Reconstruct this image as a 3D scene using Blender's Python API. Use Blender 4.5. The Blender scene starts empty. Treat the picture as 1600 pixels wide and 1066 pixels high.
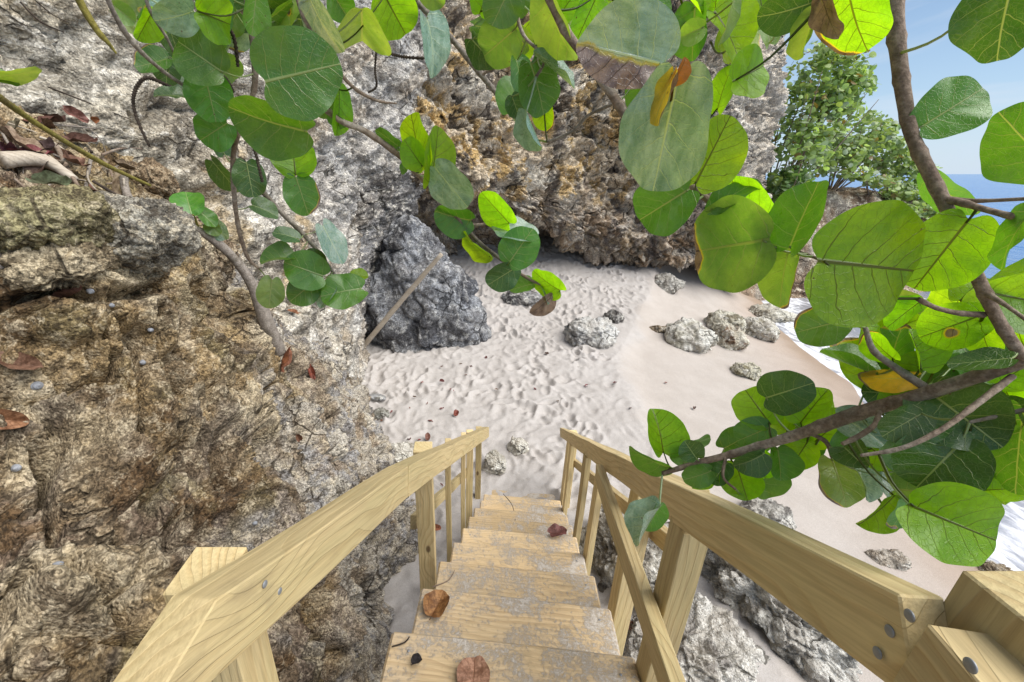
import bpy, bmesh, math, random
import numpy as np
from mathutils import Vector, Matrix
random.seed(7)
rng = np.random.default_rng(11)
sc = bpy.context.scene
COL = sc.collection
# ------------------------------------------------------------------ camera
CAMZ = 3.3
PITCH = math.radians(21.9)
F = 650.0
cam_d = bpy.data.cameras.new('camera')
cam_d.sensor_width = 36
cam_d.lens = F / 1600 * 36
cam_d.shift_x = 0.05
cam_d.clip_start = 0.02
cam_d.clip_end = 30000
cam = bpy.data.objects.new('camera', cam_d)
COL.objects.link(cam)
cam.location = (0, 0, CAMZ)
cam.rotation_euler = (math.pi / 2 - PITCH, 0, 0)
sc.camera = cam

def ray(u, v):
    """direction of the sight line through a point of the photograph (1600 wide)"""
    X = u - 720.0
    Y = 533.0 - v
    return Vector((X, F * math.cos(PITCH) + Y * math.sin(PITCH), -F * math.sin(PITCH) + Y * math.cos(PITCH)))

def at_dist(u, v, d):
    r = ray(u, v)
    return Vector((0, 0, CAMZ)) + r.normalized() * d

def at_y(u, v, y):
    r = ray(u, v)
    return Vector((0, 0, CAMZ)) + r * (y / r.y)

# ------------------------------------------------------------------ noise
def _h(ix, iy, iz, seed=0):
    n = (ix.astype(np.int64) * 374761393 + iy.astype(np.int64) * 668265263 + iz.astype(np.int64) * 2147483647 + seed * 974634777) & 0xffffffff
    n = ((n ^ (n >> 13)) * 1274126177) & 0xffffffff
    n = ((n ^ (n >> 15)) * 2246822519) & 0xffffffff
    return (n ^ (n >> 16)) & 0xffffffff

def perlin(p, seed=0):
    p = np.asarray(p, float)
    i = np.floor(p).astype(np.int64)
    f = p - i
    w = f * f * f * (f * (f * 6 - 15) + 10)
    out = 0
    for dx in (0, 1):
        wx = w[:, 0] if dx else 1 - w[:, 0]
        for dy in (0, 1):
            wy = w[:, 1] if dy else 1 - w[:, 1]
            for dz in (0, 1):
                wz = w[:, 2] if dz else 1 - w[:, 2]
                h = _h(i[:, 0] + dx, i[:, 1] + dy, i[:, 2] + dz, seed)
                gx = (h & 1023) / 511.5 - 1
                gy = ((h >> 10) & 1023) / 511.5 - 1
                gz = ((h >> 20) & 1023) / 511.5 - 1
                out = out + wx * wy * wz * (gx * (f[:, 0] - dx) + gy * (f[:, 1] - dy) + gz * (f[:, 2] - dz))
    return out * 1.3

def fbm(p, octv=4, gain=.5, lac=2.07, seed=0):
    a, s, out = 1.0, 1.0, 0
    for o in range(octv):
        out = out + a * perlin(p * s + 13.7 * o, seed + o)
        a *= gain
        s *= lac
    return out

def ridged(p, octv=4, gain=.5, lac=2.1, seed=0):
    a, s, out = 1.0, 1.0, 0
    for o in range(octv):
        out = out + a * (1 - np.abs(perlin(p * s + 7.3 * o, seed + o)) * 2)
        a *= gain
        s *= lac
    return out

def worley(p, seed=0):
    i = np.floor(p).astype(np.int64)
    f1 = np.full(len(p), 9.0)
    f2 = np.full(len(p), 9.0)
    cid = np.zeros(len(p))
    for dx in (-1, 0, 1):
        for dy in (-1, 0, 1):
            for dz in (-1, 0, 1):
                c0, c1, c2 = i[:, 0] + dx, i[:, 1] + dy, i[:, 2] + dz
                h = _h(c0, c1, c2, seed)
                q = np.stack([c0 + (h & 1023) / 1023., c1 + ((h >> 10) & 1023) / 1023., c2 + ((h >> 20) & 1023) / 1023.], 1)
                d = np.sqrt(((q - p) ** 2).sum(1))
                nearer = d < f1
                f2 = np.where(nearer, f1, np.minimum(f2, d))
                cid = np.where(nearer, (h % 997) / 997., cid)
                f1 = np.where(nearer, d, f1)
    return f1, f2, cid

def planes(p, seed=0):
    """blocks with a random tilt each: returns signed offset (cell units) and distance to the joint"""
    i = np.floor(p).astype(np.int64)
    f1 = np.full(len(p), 9.0); f2 = f1.copy()
    tl = np.zeros(len(p))
    for dx in (-1, 0, 1):
        for dy in (-1, 0, 1):
            for dz in (-1, 0, 1):
                c0, c1, c2 = i[:, 0] + dx, i[:, 1] + dy, i[:, 2] + dz
                h = _h(c0, c1, c2, seed)
                h2 = _h(c0, c1, c2, seed + 77)
                q = p - np.stack([c0 + (h & 1023) / 1023., c1 + ((h >> 10) & 1023) / 1023., c2 + ((h >> 20) & 1023) / 1023.], 1)
                d = np.sqrt((q ** 2).sum(1))
                t = q[:, 0] * ((h2 & 1023) / 511.5 - 1) + q[:, 1] * (((h2 >> 10) & 1023) / 511.5 - 1) + q[:, 2] * (((h2 >> 20) & 1023) / 511.5 - 1) + ((h2 >> 5) & 255) / 255. - .5
                nearer = d < f1
                f2 = np.where(nearer, f1, np.minimum(f2, d))
                tl = np.where(nearer, t, tl)
                f1 = np.where(nearer, d, f1)
    return tl, f2 - f1

def sstep(a, b, x):
    t = np.clip((x - a) / (b - a), 0, 1)
    return t * t * (3 - 2 * t)

def mixc(c, d, m):
    m = np.clip(m, 0, 1)[:, None]
    return c * (1 - m) + np.array(d)[None, :] * m

# ------------------------------------------------------------------ object helpers
def tag(o, label=None, cat=None, group=None, kind=None):
    if label: o['label'] = label
    if cat: o['category'] = cat
    if group: o['group'] = group
    if kind: o['kind'] = kind
    return o

def thing(name, label, cat, loc=(0, 0, 0), group=None):
    o = bpy.data.objects.new(name, None)
    o.empty_display_size = .1
    o.location = loc
    COL.objects.link(o)
    return tag(o, label, cat, group)

def hang(o, parent):
    if parent is not None:
        o.parent = parent
        o.matrix_parent_inverse = Matrix.Translation(-Vector(parent.location))

def mesh_np(name, verts, faces, mat, parent=None, smooth=True, color=None, floats=None, uv=None, origin=None):
    """numpy arrays -> one mesh object; faces (N,4) or (N,3)"""
    me = bpy.data.meshes.new(name)
    verts = np.asarray(verts, float)
    if origin is not None:
        verts = verts - np.array(origin)[None, :]
    faces = np.asarray(faces)
    me.vertices.add(len(verts))
    me.vertices.foreach_set('co', verts.ravel().astype(np.float32))
    k = faces.shape[1]
    me.loops.add(faces.size)
    me.loops.foreach_set('vertex_index', faces.ravel().astype(np.int32))
    me.polygons.add(len(faces))
    me.polygons.foreach_set('loop_start', np.arange(0, faces.size, k, dtype=np.int32))
    me.update(calc_edges=True)
    me.validate()
    if smooth:
        me.polygons.foreach_set('use_smooth', np.ones(len(faces), dtype=bool))
    if color is not None:
        a = me.attributes.new('tint', 'FLOAT_COLOR', 'POINT')
        c4 = np.concatenate([color, np.ones((len(color), 1))], 1)
        a.data.foreach_set('color', c4.ravel().astype(np.float32))
    for k_, v_ in (floats or {}).items():
        a = me.attributes.new(k_, 'FLOAT', 'POINT')
        a.data.foreach_set('value', np.asarray(v_).astype(np.float32))
    if uv is not None:
        l = me.uv_layers.new(name='UVMap')
        l.data.foreach_set('uv', uv[faces.ravel()].ravel().astype(np.float32))
    me.materials.append(mat)
    o = bpy.data.objects.new(name, me)
    COL.objects.link(o)
    if origin is not None:
        o.location = origin
    hang(o, parent)
    return o

def grid_faces(R, C, wrap=False):
    r = np.arange(R - 1)[:, None]
    c = np.arange(C if wrap else C - 1)[None, :]
    a = r * C + c
    b = r * C + (c + 1) % C
    return np.stack([a, b, b + C, a + C], -1).reshape(-1, 4)

def catmull(net, n, axis):
    net = np.moveaxis(np.asarray(net, float), axis, 0)
    m = net.shape[0]
    t = np.linspace(0, m - 1, n)
    i = np.clip(np.floor(t).astype(int), 0, m - 2)
    f = (t - i).reshape((-1,) + (1,) * (net.ndim - 1))
    g = lambda k: net[np.clip(k, 0, m - 1)]
    p0, p1, p2, p3 = g(i - 1), g(i), g(i + 1), g(i + 2)
    out = .5 * ((2 * p1) + (-p0 + p2) * f + (2 * p0 - 5 * p1 + 4 * p2 - p3) * f ** 2 + (-p0 + 3 * p1 - 3 * p2 + p3) * f ** 3)
    return np.moveaxis(out, 0, axis)

def surf(net, R, C):
    g = catmull(catmull(net, R, 0), C, 1)
    return g

def gnormals(g):
    du = np.gradient(g, axis=0)
    dv = np.gradient(g, axis=1)
    n = np.cross(du, dv)
    n /= np.linalg.norm(n, axis=2, keepdims=True) + 1e-9
    return n

def tube(points, radii, seg=10, rough=0.0, seed=0, closed_end=True, sub=6):
    """swept tube through points (Catmull-Rom), returns verts, faces"""
    P = catmull(np.array([list(p) for p in points]), max(2, (len(points) - 1) * sub + 1), 0)
    Rr = catmull(np.array(radii, float)[:, None], len(P), 0)[:, 0]
    T = np.gradient(P, axis=0)
    T /= np.linalg.norm(T, axis=1, keepdims=True) + 1e-9
    ref = np.array([.31, .22, .93])
    N = np.cross(T, ref)
    N /= np.linalg.norm(N, axis=1, keepdims=True) + 1e-9
    B = np.cross(T, N)
    an = np.linspace(0, 2 * np.pi, seg, endpoint=False)
    V = P[:, None, :] + (np.cos(an)[None, :, None] * N[:, None, :] + np.sin(an)[None, :, None] * B[:, None, :]) * Rr[:, None, None]
    V = V.reshape(-1, 3)
    if rough:
        n = fbm(V / (rough * 9), 3, seed=seed)
        d = V - np.repeat(P, seg, 0)
        V = V + d * (n[:, None] * .22)
    Fq = grid_faces(len(P), seg, True)
    # end caps as degenerate-free fans
    k = len(V)
    V = np.vstack([V, P[0], P[-1]])
    caps = []
    L = len(P)
    for j in range(0, seg, 2):
        caps.append([k, (j + 2) % seg, (j + 1) % seg, j])
        o = (L - 1) * seg
        caps.append([k + 1, o + j, o + (j + 1) % seg, o + (j + 2) % seg])
    return V, np.vstack([Fq, np.array(caps)])

class Acc:
    def __init__(s):
        s.v, s.f, s.n, s.c = [], [], 0, []
    def add(s, v, f, c=None):
        s.v.append(v); s.f.append(f + s.n); s.n += len(v)
        if c is not None: s.c.append(np.tile(np.array(c, float), (len(v), 1)) if np.ndim(c) == 1 else c)
    def build(s, name, mat, parent=None, **k):
        return mesh_np(name, np.vstack(s.v), np.vstack(s.f), mat, parent, color=np.vstack(s.c) if s.c else None, **k)

# ------------------------------------------------------------------ materials
class NT:
    def __init__(s, name):
        s.m = bpy.data.materials.new(name)
        s.m.use_nodes = True
        s.t = s.m.node_tree
        s.t.nodes.clear()
        s.out = s.t.nodes.new('ShaderNodeOutputMaterial')
    def n(s, typ, **kw):
        nd = s.t.nodes.new(typ)
        ins = kw.pop('ins', {})
        for k, v in kw.items(): setattr(nd, k, v)
        for k, v in ins.items(): s.set(nd.inputs[k], v)
        return nd
    def set(s, sock, v):
        if isinstance(v, bpy.types.NodeSocket): s.t.links.new(v, sock)
        elif isinstance(v, bpy.types.Node): s.t.links.new(v.outputs[0], sock)
        else:
            if hasattr(sock.default_value, '__len__') and not hasattr(v, '__len__'): v = [v] * len(sock.default_value)
            if hasattr(sock.default_value, '__len__') and len(v) == 3 and len(sock.default_value) == 4: v = (*v, 1)
            sock.default_value = v
    def math(s, op, a, b=0.0, c=0.0, clamp=False):
        nd = s.n('ShaderNodeMath', operation=op, use_clamp=clamp)
        for i, x in enumerate((a, b, c)):
            s.set(nd.inputs[i], x)
        return nd.outputs[0]
    def mix(s, f, a, b, blend='MIX'):
        nd = s.n('ShaderNodeMix', data_type='RGBA', blend_type=blend, clamp_factor=True)
        s.set(nd.inputs[0], f); s.set(nd.inputs[6], a); s.set(nd.inputs[7], b)
        return nd.outputs[2]
    def ramp(s, f, stops, interp='LINEAR'):
        nd = s.n('ShaderNodeValToRGB')
        cr = nd.color_ramp
        cr.interpolation = interp
        while len(cr.elements) < len(stops): cr.elements.new(.5)
        for e, (p, c) in zip(cr.elements, stops):
            e.position = p
            e.color = (*c, 1) if hasattr(c, '__len__') else (c, c, c, 1)
        s.set(nd.inputs[0], f)
        return nd.outputs[0]
    def mapr(s, v, a, b, c=0., d=1.):
        nd = s.n('ShaderNodeMapRange', interpolation_type='SMOOTHSTEP')
        for i, x in enumerate((v, a, b, c, d)): s.set(nd.inputs[i], x)
        return nd.outputs[0]
    def noise(s, vec, scale, detail=4, rough=.55, dist=0., typ=None):
        nd = s.n('ShaderNodeTexNoise', ins={'Scale': scale, 'Detail': detail, 'Roughness': rough, 'Distortion': dist})
        if vec is not None: s.set(nd.inputs['Vector'], vec)
        return nd.outputs['Fac']
    def voro(s, vec, scale, feature='F1', out='Distance', rnd=1.):
        nd = s.n('ShaderNodeTexVoronoi', feature=feature, ins={'Scale': scale, 'Randomness': rnd})
        if vec is not None: s.set(nd.inputs['Vector'], vec)
        return nd.outputs[out]
    def mapping(s, vec, sc_=(1, 1, 1), rot=(0, 0, 0), loc=(0, 0, 0)):
        nd = s.n('ShaderNodeMapping', ins={'Vector': vec, 'Scale': sc_, 'Rotation': rot, 'Location': loc})
        return nd.outputs[0]
    def bump(s, h, strength, dist, normal=None):
        nd = s.n('ShaderNodeBump', ins={'Height': h, 'Strength': strength, 'Distance': dist})
        if normal is not None: s.set(nd.inputs['Normal'], normal)
        return nd.outputs[0]
    def pbsdf(s, **ins):
        return s.n('ShaderNodeBsdfPrincipled', ins={k.replace('_', ' '): v for k, v in ins.items()})
    def done(s, sh):
        s.t.links.new(sh.outputs[0] if isinstance(sh, bpy.types.Node) else sh, s.out.inputs[0])
        return s.m

def rock_material(name, fine=1.0, contrast=1.0, pit=(.05, .045, .04), pale=(.62, .58, .5), stretch=(1, 1, 1), rot=(0, 0, 0), pitamt=.7, bumpd=.03, crust=.35, gran=1.0, crumb=False):
    k = NT(name)
    tc = k.n('ShaderNodeTexCoord').outputs['Object']
    vec = k.mapping(tc, stretch, rot)
    tint = k.n('ShaderNodeAttribute', attribute_name='tint').outputs['Color']
    n1 = k.noise(vec, 2.6 * fine, 5, .6)
    n2 = k.noise(vec, 9 * fine, 4 if crumb else 10, .6 if crumb else .68)
    n3 = k.noise(vec, 55 * fine, 5, .75)
    if crumb:
        # crumbling rock: broken into grains of mixed size rather than smooth veins
        ga = k.n('ShaderNodeSeparateColor', ins={0: k.n('ShaderNodeTexVoronoi', ins={'Scale': 22 * fine, 'Vector': tc}).outputs['Color']}).outputs[0]
        gb_ = k.n('ShaderNodeSeparateColor', ins={0: k.n('ShaderNodeTexVoronoi', ins={'Scale': 48 * fine, 'Vector': tc}).outputs['Color']}).outputs[0]
        gc = k.n('ShaderNodeSeparateColor', ins={0: k.n('ShaderNodeTexVoronoi', ins={'Scale': 105 * fine, 'Vector': tc}).outputs['Color']}).outputs[0]
        gsum = k.math('ADD', k.math('MULTIPLY', ga, .35), k.math('ADD', k.math('MULTIPLY', gb_, .35), k.math('MULTIPLY', gc, .30)))
        n2 = k.math('ADD', k.math('MULTIPLY', n2, .72), k.math('MULTIPLY', gsum, .28))
        n3 = k.math('ADD', k.math('MULTIPLY', n3, .4), k.math('MULTIPLY', gc, .6))
    wv = k.n('ShaderNodeTexNoise', ins={'Scale': 8 * fine, 'Detail': 4, 'Vector': vec}).outputs['Color']
    wvec = k.n('ShaderNodeVectorMath', operation='MULTIPLY_ADD', ins={0: wv, 1: (.05 / fine, .05 / fine, .05 / fine), 2: vec}).outputs[0]
    v1 = k.voro(wvec, 13 * fine)
    v2 = k.voro(vec, 38 * fine)
    ce = k.voro(wvec, 3.4 * fine, 'DISTANCE_TO_EDGE')
    col = k.mix(k.mapr(n1, .38, .62), k.mix(1, tint, (.66, .63, .60), 'MULTIPLY'), tint)
    col = k.mix(k.math('MULTIPLY', k.mapr(n2, .50, .64), crust * contrast), col, pale)
    dark = k.math('MULTIPLY', k.mapr(n2, .47, .36), pitamt * contrast)
    col = k.mix(dark, col, pit)
    pits = k.math('MULTIPLY', k.mapr(v1, .30, .10), k.mapr(n1, .44, .56))
    col = k.mix(k.math('MULTIPLY', pits, .75 * pitamt), col, pit)
    col = k.mix(k.math('MULTIPLY', k.mapr(v2, .28, .08), .5 * pitamt), col, pit)
    crack = k.math('MULTIPLY', k.mapr(ce, .035, .008), k.mapr(k.noise(vec, 1.7 * fine, 3), .52, .60))
    col = k.mix(k.math('MULTIPLY', crack, .8), col, pit)
    lo, hi = 1 - .36 * gran, 1 + .28 * gran
    gv = k.n('ShaderNodeTexVoronoi', feature='F1', ins={'Scale': 55 * fine, 'Vector': tc})
    gr = k.n('ShaderNodeSeparateColor', ins={0: gv.outputs['Color']}).outputs[0]
    gv2 = k.n('ShaderNodeTexVoronoi', feature='F1', ins={'Scale': 140 * fine, 'Vector': tc})
    gr2 = k.n('ShaderNodeSeparateColor', ins={0: gv2.outputs['Color']}).outputs[1]
    gg = k.math('ADD', k.math('MULTIPLY', gr, .55), k.math('MULTIPLY', gr2, .45))
    l2, h2 = 1 - .42 * gran, 1 + .42 * gran
    col = k.mix(gg, k.mix(1, col, (l2, l2 * .98, l2 * .94), 'MULTIPLY'), k.mix(1, col, (h2, h2, h2 * .99), 'MULTIPLY'))
    n3 = k.math('ADD', k.math('MULTIPLY', n3, .6), k.math('MULTIPLY', gg, .4))
    col = k.mix(k.mapr(n3, .36, .64), k.mix(1, col, (lo, lo * .985, lo * .96), 'MULTIPLY'), k.mix(1, col, (hi, hi, hi * .985), 'MULTIPLY'))
    h = k.math('ADD', k.math('MULTIPLY', n2, 1.2), k.math('MULTIPLY', n3, .5))
    h = k.math('ADD', h, k.math('MULTIPLY', k.mapr(v1, 0, .35), .5))
    h = k.math('ADD', h, k.math('MULTIPLY', k.mapr(v2, 0, .4), .2))
    h = k.math('SUBTRACT', h, k.math('MULTIPLY', crack, 1.))
    h = k.math('SUBTRACT', h, k.math('MULTIPLY', k.mapr(gv.outputs['Distance'], .1, .7), .22))
    nb = k.bump(h, .75 if crumb else 1.0, bumpd * (.8 if crumb else 1.3))
    return k.done(k.pbsdf(Base_Color=col, Roughness=.92, Normal=nb, Specular_IOR_Level=.2))

MAT = {}
MAT['bank'] = rock_material('bank_rock', 1.5, 1.0, pit=(.06, .045, .03), pale=(.56, .48, .35), bumpd=.028, crust=.5, pitamt=.7, gran=.8, crumb=True)
MAT['pale'] = rock_material('pale_limestone', .9, 1.0, pit=(.11, .10, .085), pale=(.88, .83, .74), stretch=(1, .5, 1.4), rot=(math.radians(40), 0, 0), bumpd=.035, crust=.75, pitamt=.5, gran=.75)
MAT['cliff'] = rock_material('pitted_cliff', .55, 1.1, pit=(.035, .03, .025), pale=(.84, .75, .62), stretch=(1, 1, 1.1), bumpd=.06, crust=.8, pitamt=.36, gran=.6)
MAT['grey'] = rock_material('grey_rock', .8, 1.1, pit=(.05, .052, .06), pale=(.66, .66, .66), stretch=(1, 1, .7), bumpd=.045, crust=.6, pitamt=.4, gran=.8)
MAT['boulder'] = rock_material('boulder_stone', 1.0, 1.0, pit=(.12, .11, .09), pale=(.80, .78, .73), bumpd=.03, pitamt=.10, crust=.75, gran=.35)

def sand_material():
    k = NT('beach_sand')
    tc = k.n('ShaderNodeTexCoord').outputs['Object']
    tint = k.n('ShaderNodeAttribute', attribute_name='tint').outputs['Color']
    wet = k.n('ShaderNodeAttribute', attribute_name='wet').outputs['Fac']
    n1 = k.noise(tc, 2.2, 5, .6)
    n3 = k.noise(tc, 120, 4, .75)
    n4 = k.noise(tc, 420, 2, .6)
    sp = k.voro(tc, 26)
    col = k.mix(k.mapr(n1, .3, .7), k.mix(1, tint, (.9, .89, .88), 'MULTIPLY'), tint)
    col = k.mix(k.mapr(n3, .25, .75), k.mix(1, col, (.80, .79, .77), 'MULTIPLY'), k.mix(1, col, (1.1, 1.1, 1.1), 'MULTIPLY'))
    col = k.mix(k.math('MULTIPLY', k.mapr(sp, .06, .02), k.mapr(k.noise(tc, 4, 3), .52, .62)), col, (.14, .1, .08))
    h = k.math('ADD', k.math('MULTIPLY', n3, 1.), k.math('MULTIPLY', n4, .4))
    h = k.math('ADD', h, k.math('MULTIPLY', k.noise(tc, 17, 4, .6), 2.0))
    nb = k.bump(h, k.math('MULTIPLY', k.math('SUBTRACT', 1, wet), .55), .008)
    rough = k.math('SUBTRACT', .95, k.math('MULTIPLY', wet, .6))
    return k.done(k.pbsdf(Base_Color=col, Roughness=rough, Normal=nb, Specular_IOR_Level=.3))
MAT['sand'] = sand_material()

def sea_material():
    k = NT('sea_water')
    tc = k.n('ShaderNodeTexCoord').outputs['Object']
    foam = k.n('ShaderNodeAttribute', attribute_name='foam').outputs['Fac']
    far = k.n('ShaderNodeAttribute', attribute_name='far').outputs['Fac']
    mv = k.mapping(tc, (1, .45, 1), (0, 0, .25))
    f1 = k.noise(mv, 1.1, 8, .68, 1.4)
    f2 = k.noise(mv, 4.5, 6, .7, .9)
    vv = k.n('ShaderNodeTexVoronoi', feature='DISTANCE_TO_EDGE', ins={'Scale': 2.6, 'Vector': k.n('ShaderNodeVectorMath', operation='ADD', ins={0: mv, 1: k.n('ShaderNodeTexNoise', ins={'Scale': 2., 'Vector': mv}).outputs['Color']}).outputs[0]}).outputs['Distance']
    web = k.mapr(vv, .16, .02)
    fv = k.math('ADD', k.math('MULTIPLY', f1, .8), k.math('MULTIPLY', f2, .45))
    fv = k.math('ADD', fv, k.math('MULTIPLY', web, .12))
    mask = k.mapr(k.math('ADD', fv, k.math('MULTIPLY', foam, .42)), .96, 1.18)
    base = k.mix(far, (.17, .27, .38), (.025, .16, .42))
    base = k.mix(k.mapr(k.noise(k.mapping(tc, (.06, .012, 1), (0, 0, .3)), 1, 4, .6), .35, .65), k.mix(1, base, (.8, .85, .92), 'MULTIPLY'), base)
    murk = k.mapr(foam, .2, .8)
    base = k.mix(k.math('MULTIPLY', murk, .7), base, (.36, .33, .33))
    wv = k.noise(k.mapping(tc, (1.4, .35, 1), (0, 0, .3)), 1, 6, .6, .6)
    wv2 = k.noise(k.mapping(tc, (.25, .05, 1), (0, 0, .3)), 1, 4, .6)
    nb = k.bump(k.math('ADD', wv, k.math('MULTIPLY', wv2, 3.)), .6, .25)
    w = k.pbsdf(Base_Color=base, Roughness=.16, Normal=nb, Specular_IOR_Level=.4)
    nf = k.bump(fv, .8, .06)
    fo = k.pbsdf(Base_Color=(.70, .71, .75), Roughness=.8, Normal=nf)
    mx = k.n('ShaderNodeMixShader', ins={0: mask, 1: w.outputs[0], 2: fo.outputs[0]})
    return k.done(mx)
MAT['sea'] = sea_material()

def wood_material(name, base=(.70, .57, .33), late=(.50, .355, .165), green=(.64, .54, .30), sandy=0.0):
    k = NT(name)
    tc = k.n('ShaderNodeTexCoord').outputs['Object']
    rnd = k.n('ShaderNodeObjectInfo').outputs['Random']
    off = k.n('ShaderNodeCombineXYZ', ins={0: k.math('MULTIPLY', rnd, 37.), 1: k.math('MULTIPLY', rnd, 3.1), 2: k.math('MULTIPLY', rnd, 5.7)})
    p = k.n('ShaderNodeVectorMath', operation='ADD', ins={0: tc, 1: off.outputs[0]}).outputs[0]
    # knots bend the grain
    kv = k.n('ShaderNodeTexVoronoi', feature='F1', ins={'Scale': 1.0, 'Vector': k.mapping(p, (2.6, 5.5, 5.5)), 'Randomness': 1.})
    kd = kv.outputs['Distance']
    knot = k.math('MULTIPLY', k.mapr(kd, .095, .05), k.math('GREATER_THAN', k.n('ShaderNodeSeparateColor', ins={0: kv.outputs['Color']}).outputs[0], .45))
    g = k.mapping(p, (.9, 14, 14))
    warp = k.noise(k.mapping(p, (1.2, 4, 4)), 1, 3, .5)
    sep = k.n('ShaderNodeSeparateXYZ', ins={0: p})
    rad = k.math('ADD', k.math('MULTIPLY', sep.outputs[1], 44.), k.math('MULTIPLY', sep.outputs[2], 38.))
    rad = k.math('ADD', rad, k.math('MULTIPLY', warp, 6.5))
    rad = k.math('ADD', rad, k.math('MULTIPLY', k.mapr(kd, .5, .0), 2.2))
    ring = k.math('FRACT', rad)
    ringm = k.math('MULTIPLY', k.mapr(ring, .25, .92), k.mapr(ring, 1., .93))
    fib = k.noise(k.mapping(p, (6, 160, 160)), 1, 3, .6)
    mott = k.noise(k.mapping(p, (2, 7, 7)), 1, 4, .6)
    col = k.mix(k.mapr(mott, .3, .7), base, green)
    col = k.mix(k.math('MULTIPLY', ringm, k.mapr(k.noise(k.mapping(p, (.8, 9, 9)), 1, 3), .3, .7, .15, .55)), col, late)
    col = k.mix(k.mapr(fib, .25, .75), k.mix(1, col, (.84, .83, .8), 'MULTIPLY'), k.mix(1, col, (1.1, 1.1, 1.08), 'MULTIPLY'))
    col = k.mix(k.mapr(rnd, .0, 1.), k.mix(1, col, (.72, .69, .64), 'MULTIPLY'), k.mix(1, col, (1.14, 1.1, 1.04), 'MULTIPLY'))
    dirt = k.noise(k.mapping(p, (3, 6, 6)), 1.6, 6, .65)
    col = k.mix(k.math('MULTIPLY', k.mapr(dirt, .56, .72), .35), col, (.22, .17, .10))
    col = k.mix(k.math('MULTIPLY', knot, .85), col, (.10, .055, .025))
    h = k.math('ADD', k.math('MULTIPLY', fib, .5), k.math('MULTIPLY', ringm, -.35))
    rough = .72
    if sandy:
        sn = k.noise(k.mapping(p, (1, 1, 1)), 6., 6, .62, .5)
        grain = k.noise(tc, 300, 2, .7)
        sn2 = k.noise(tc, 80, 6, .8)
        m = k.math('ADD', sn, k.math('MULTIPLY', k.math('SUBTRACT', sn2, .5), 1.15))
        xm = k.math('MULTIPLY', k.n('ShaderNodeSeparateXYZ', ins={0: tc}).outputs[0], .16)
        m = k.mapr(k.math('ADD', m, xm), .50, .68)
        m = k.math('MULTIPLY', m, .85)
        # a thin film of dust where feet tread
        film = k.math('MULTIPLY', k.mapr(sn, .42, .62), .45)
        col = k.mix(film, col, (.50, .42, .33))
        sc_ = k.mix(k.mapr(grain, .3, .7), (.42, .385, .335), (.64, .59, .53))
        col = k.mix(m, col, sc_)
        h = k.math('ADD', h, k.math('MULTIPLY', m, k.math('ADD', 1.2, k.math('MULTIPLY', sn2, 1.6))))
    nb = k.bump(h, .6, .004)
    return k.done(k.pbsdf(Base_Color=col, Roughness=rough, Normal=nb, Specular_IOR_Level=.3))
MAT['rail'] = wood_material('treated_pine')
MAT['tread'] = wood_material('sandy_tread_pine', base=(.62, .475, .29), late=(.38, .26, .145), green=(.57, .45, .285), sandy=1.0)
MAT['driftwood'] = wood_material('weathered_wood', base=(.40, .35, .29), late=(.24, .20, .16), green=(.46, .42, .37))

def metal_material():
    k = NT('galvanised_steel')
    tc = k.n('ShaderNodeTexCoord').outputs['Object']
    n = k.noise(tc, 200, 3)
    return k.done(k.pbsdf(Base_Color=k.mix(n, (.22, .23, .24), (.36, .37, .38)), Metallic=.6, Roughness=.55))
MAT['metal'] = metal_material()

def bark_material(name, a, b, c):
    k = NT(name)
    tc = k.n('ShaderNodeTexCoord').outputs['Object']
    n = k.noise(tc, 45, 6, .65)
    n2 = k.noise(tc, 160, 5, .7)
    v = k.voro(tc, 70)
    n0 = k.noise(tc, 9, 4, .6)
    col = k.mix(k.mapr(n, .3, .7), a, b)
    col = k.mix(k.math('MULTIPLY', k.mapr(n0, .5, .68), .8), col, c)
    col = k.mix(k.mapr(n2, .3, .7), k.mix(1, col, (.6, .58, .55), 'MULTIPLY'), k.mix(1, col, (1.2, 1.2, 1.2), 'MULTIPLY'))
    h = k.math('ADD', n, k.math('MULTIPLY', n2, .6))
    h = k.math('ADD', h, k.math('MULTIPLY', k.mapr(v, 0, .5), .3))
    return k.done(k.pbsdf(Base_Color=col, Roughness=.85, Normal=k.bump(h, .8, .004), Specular_IOR_Level=.25))
MAT['bark'] = bark_material('brown_bark', (.17, .12, .088), (.31, .24, .18), (.42, .37, .31))
MAT['greybark'] = bark_material('grey_bark', (.20, .17, .14), (.34, .30, .26), (.13, .11, .08))
MAT['greentwig'] = bark_material('green_twig', (.17, .15, .035), (.26, .22, .05), (.12, .09, .04))
MAT['darktwig'] = bark_material('dark_twig', (.035, .026, .02), (.08, .06, .045), (.12, .09, .07))

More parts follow.
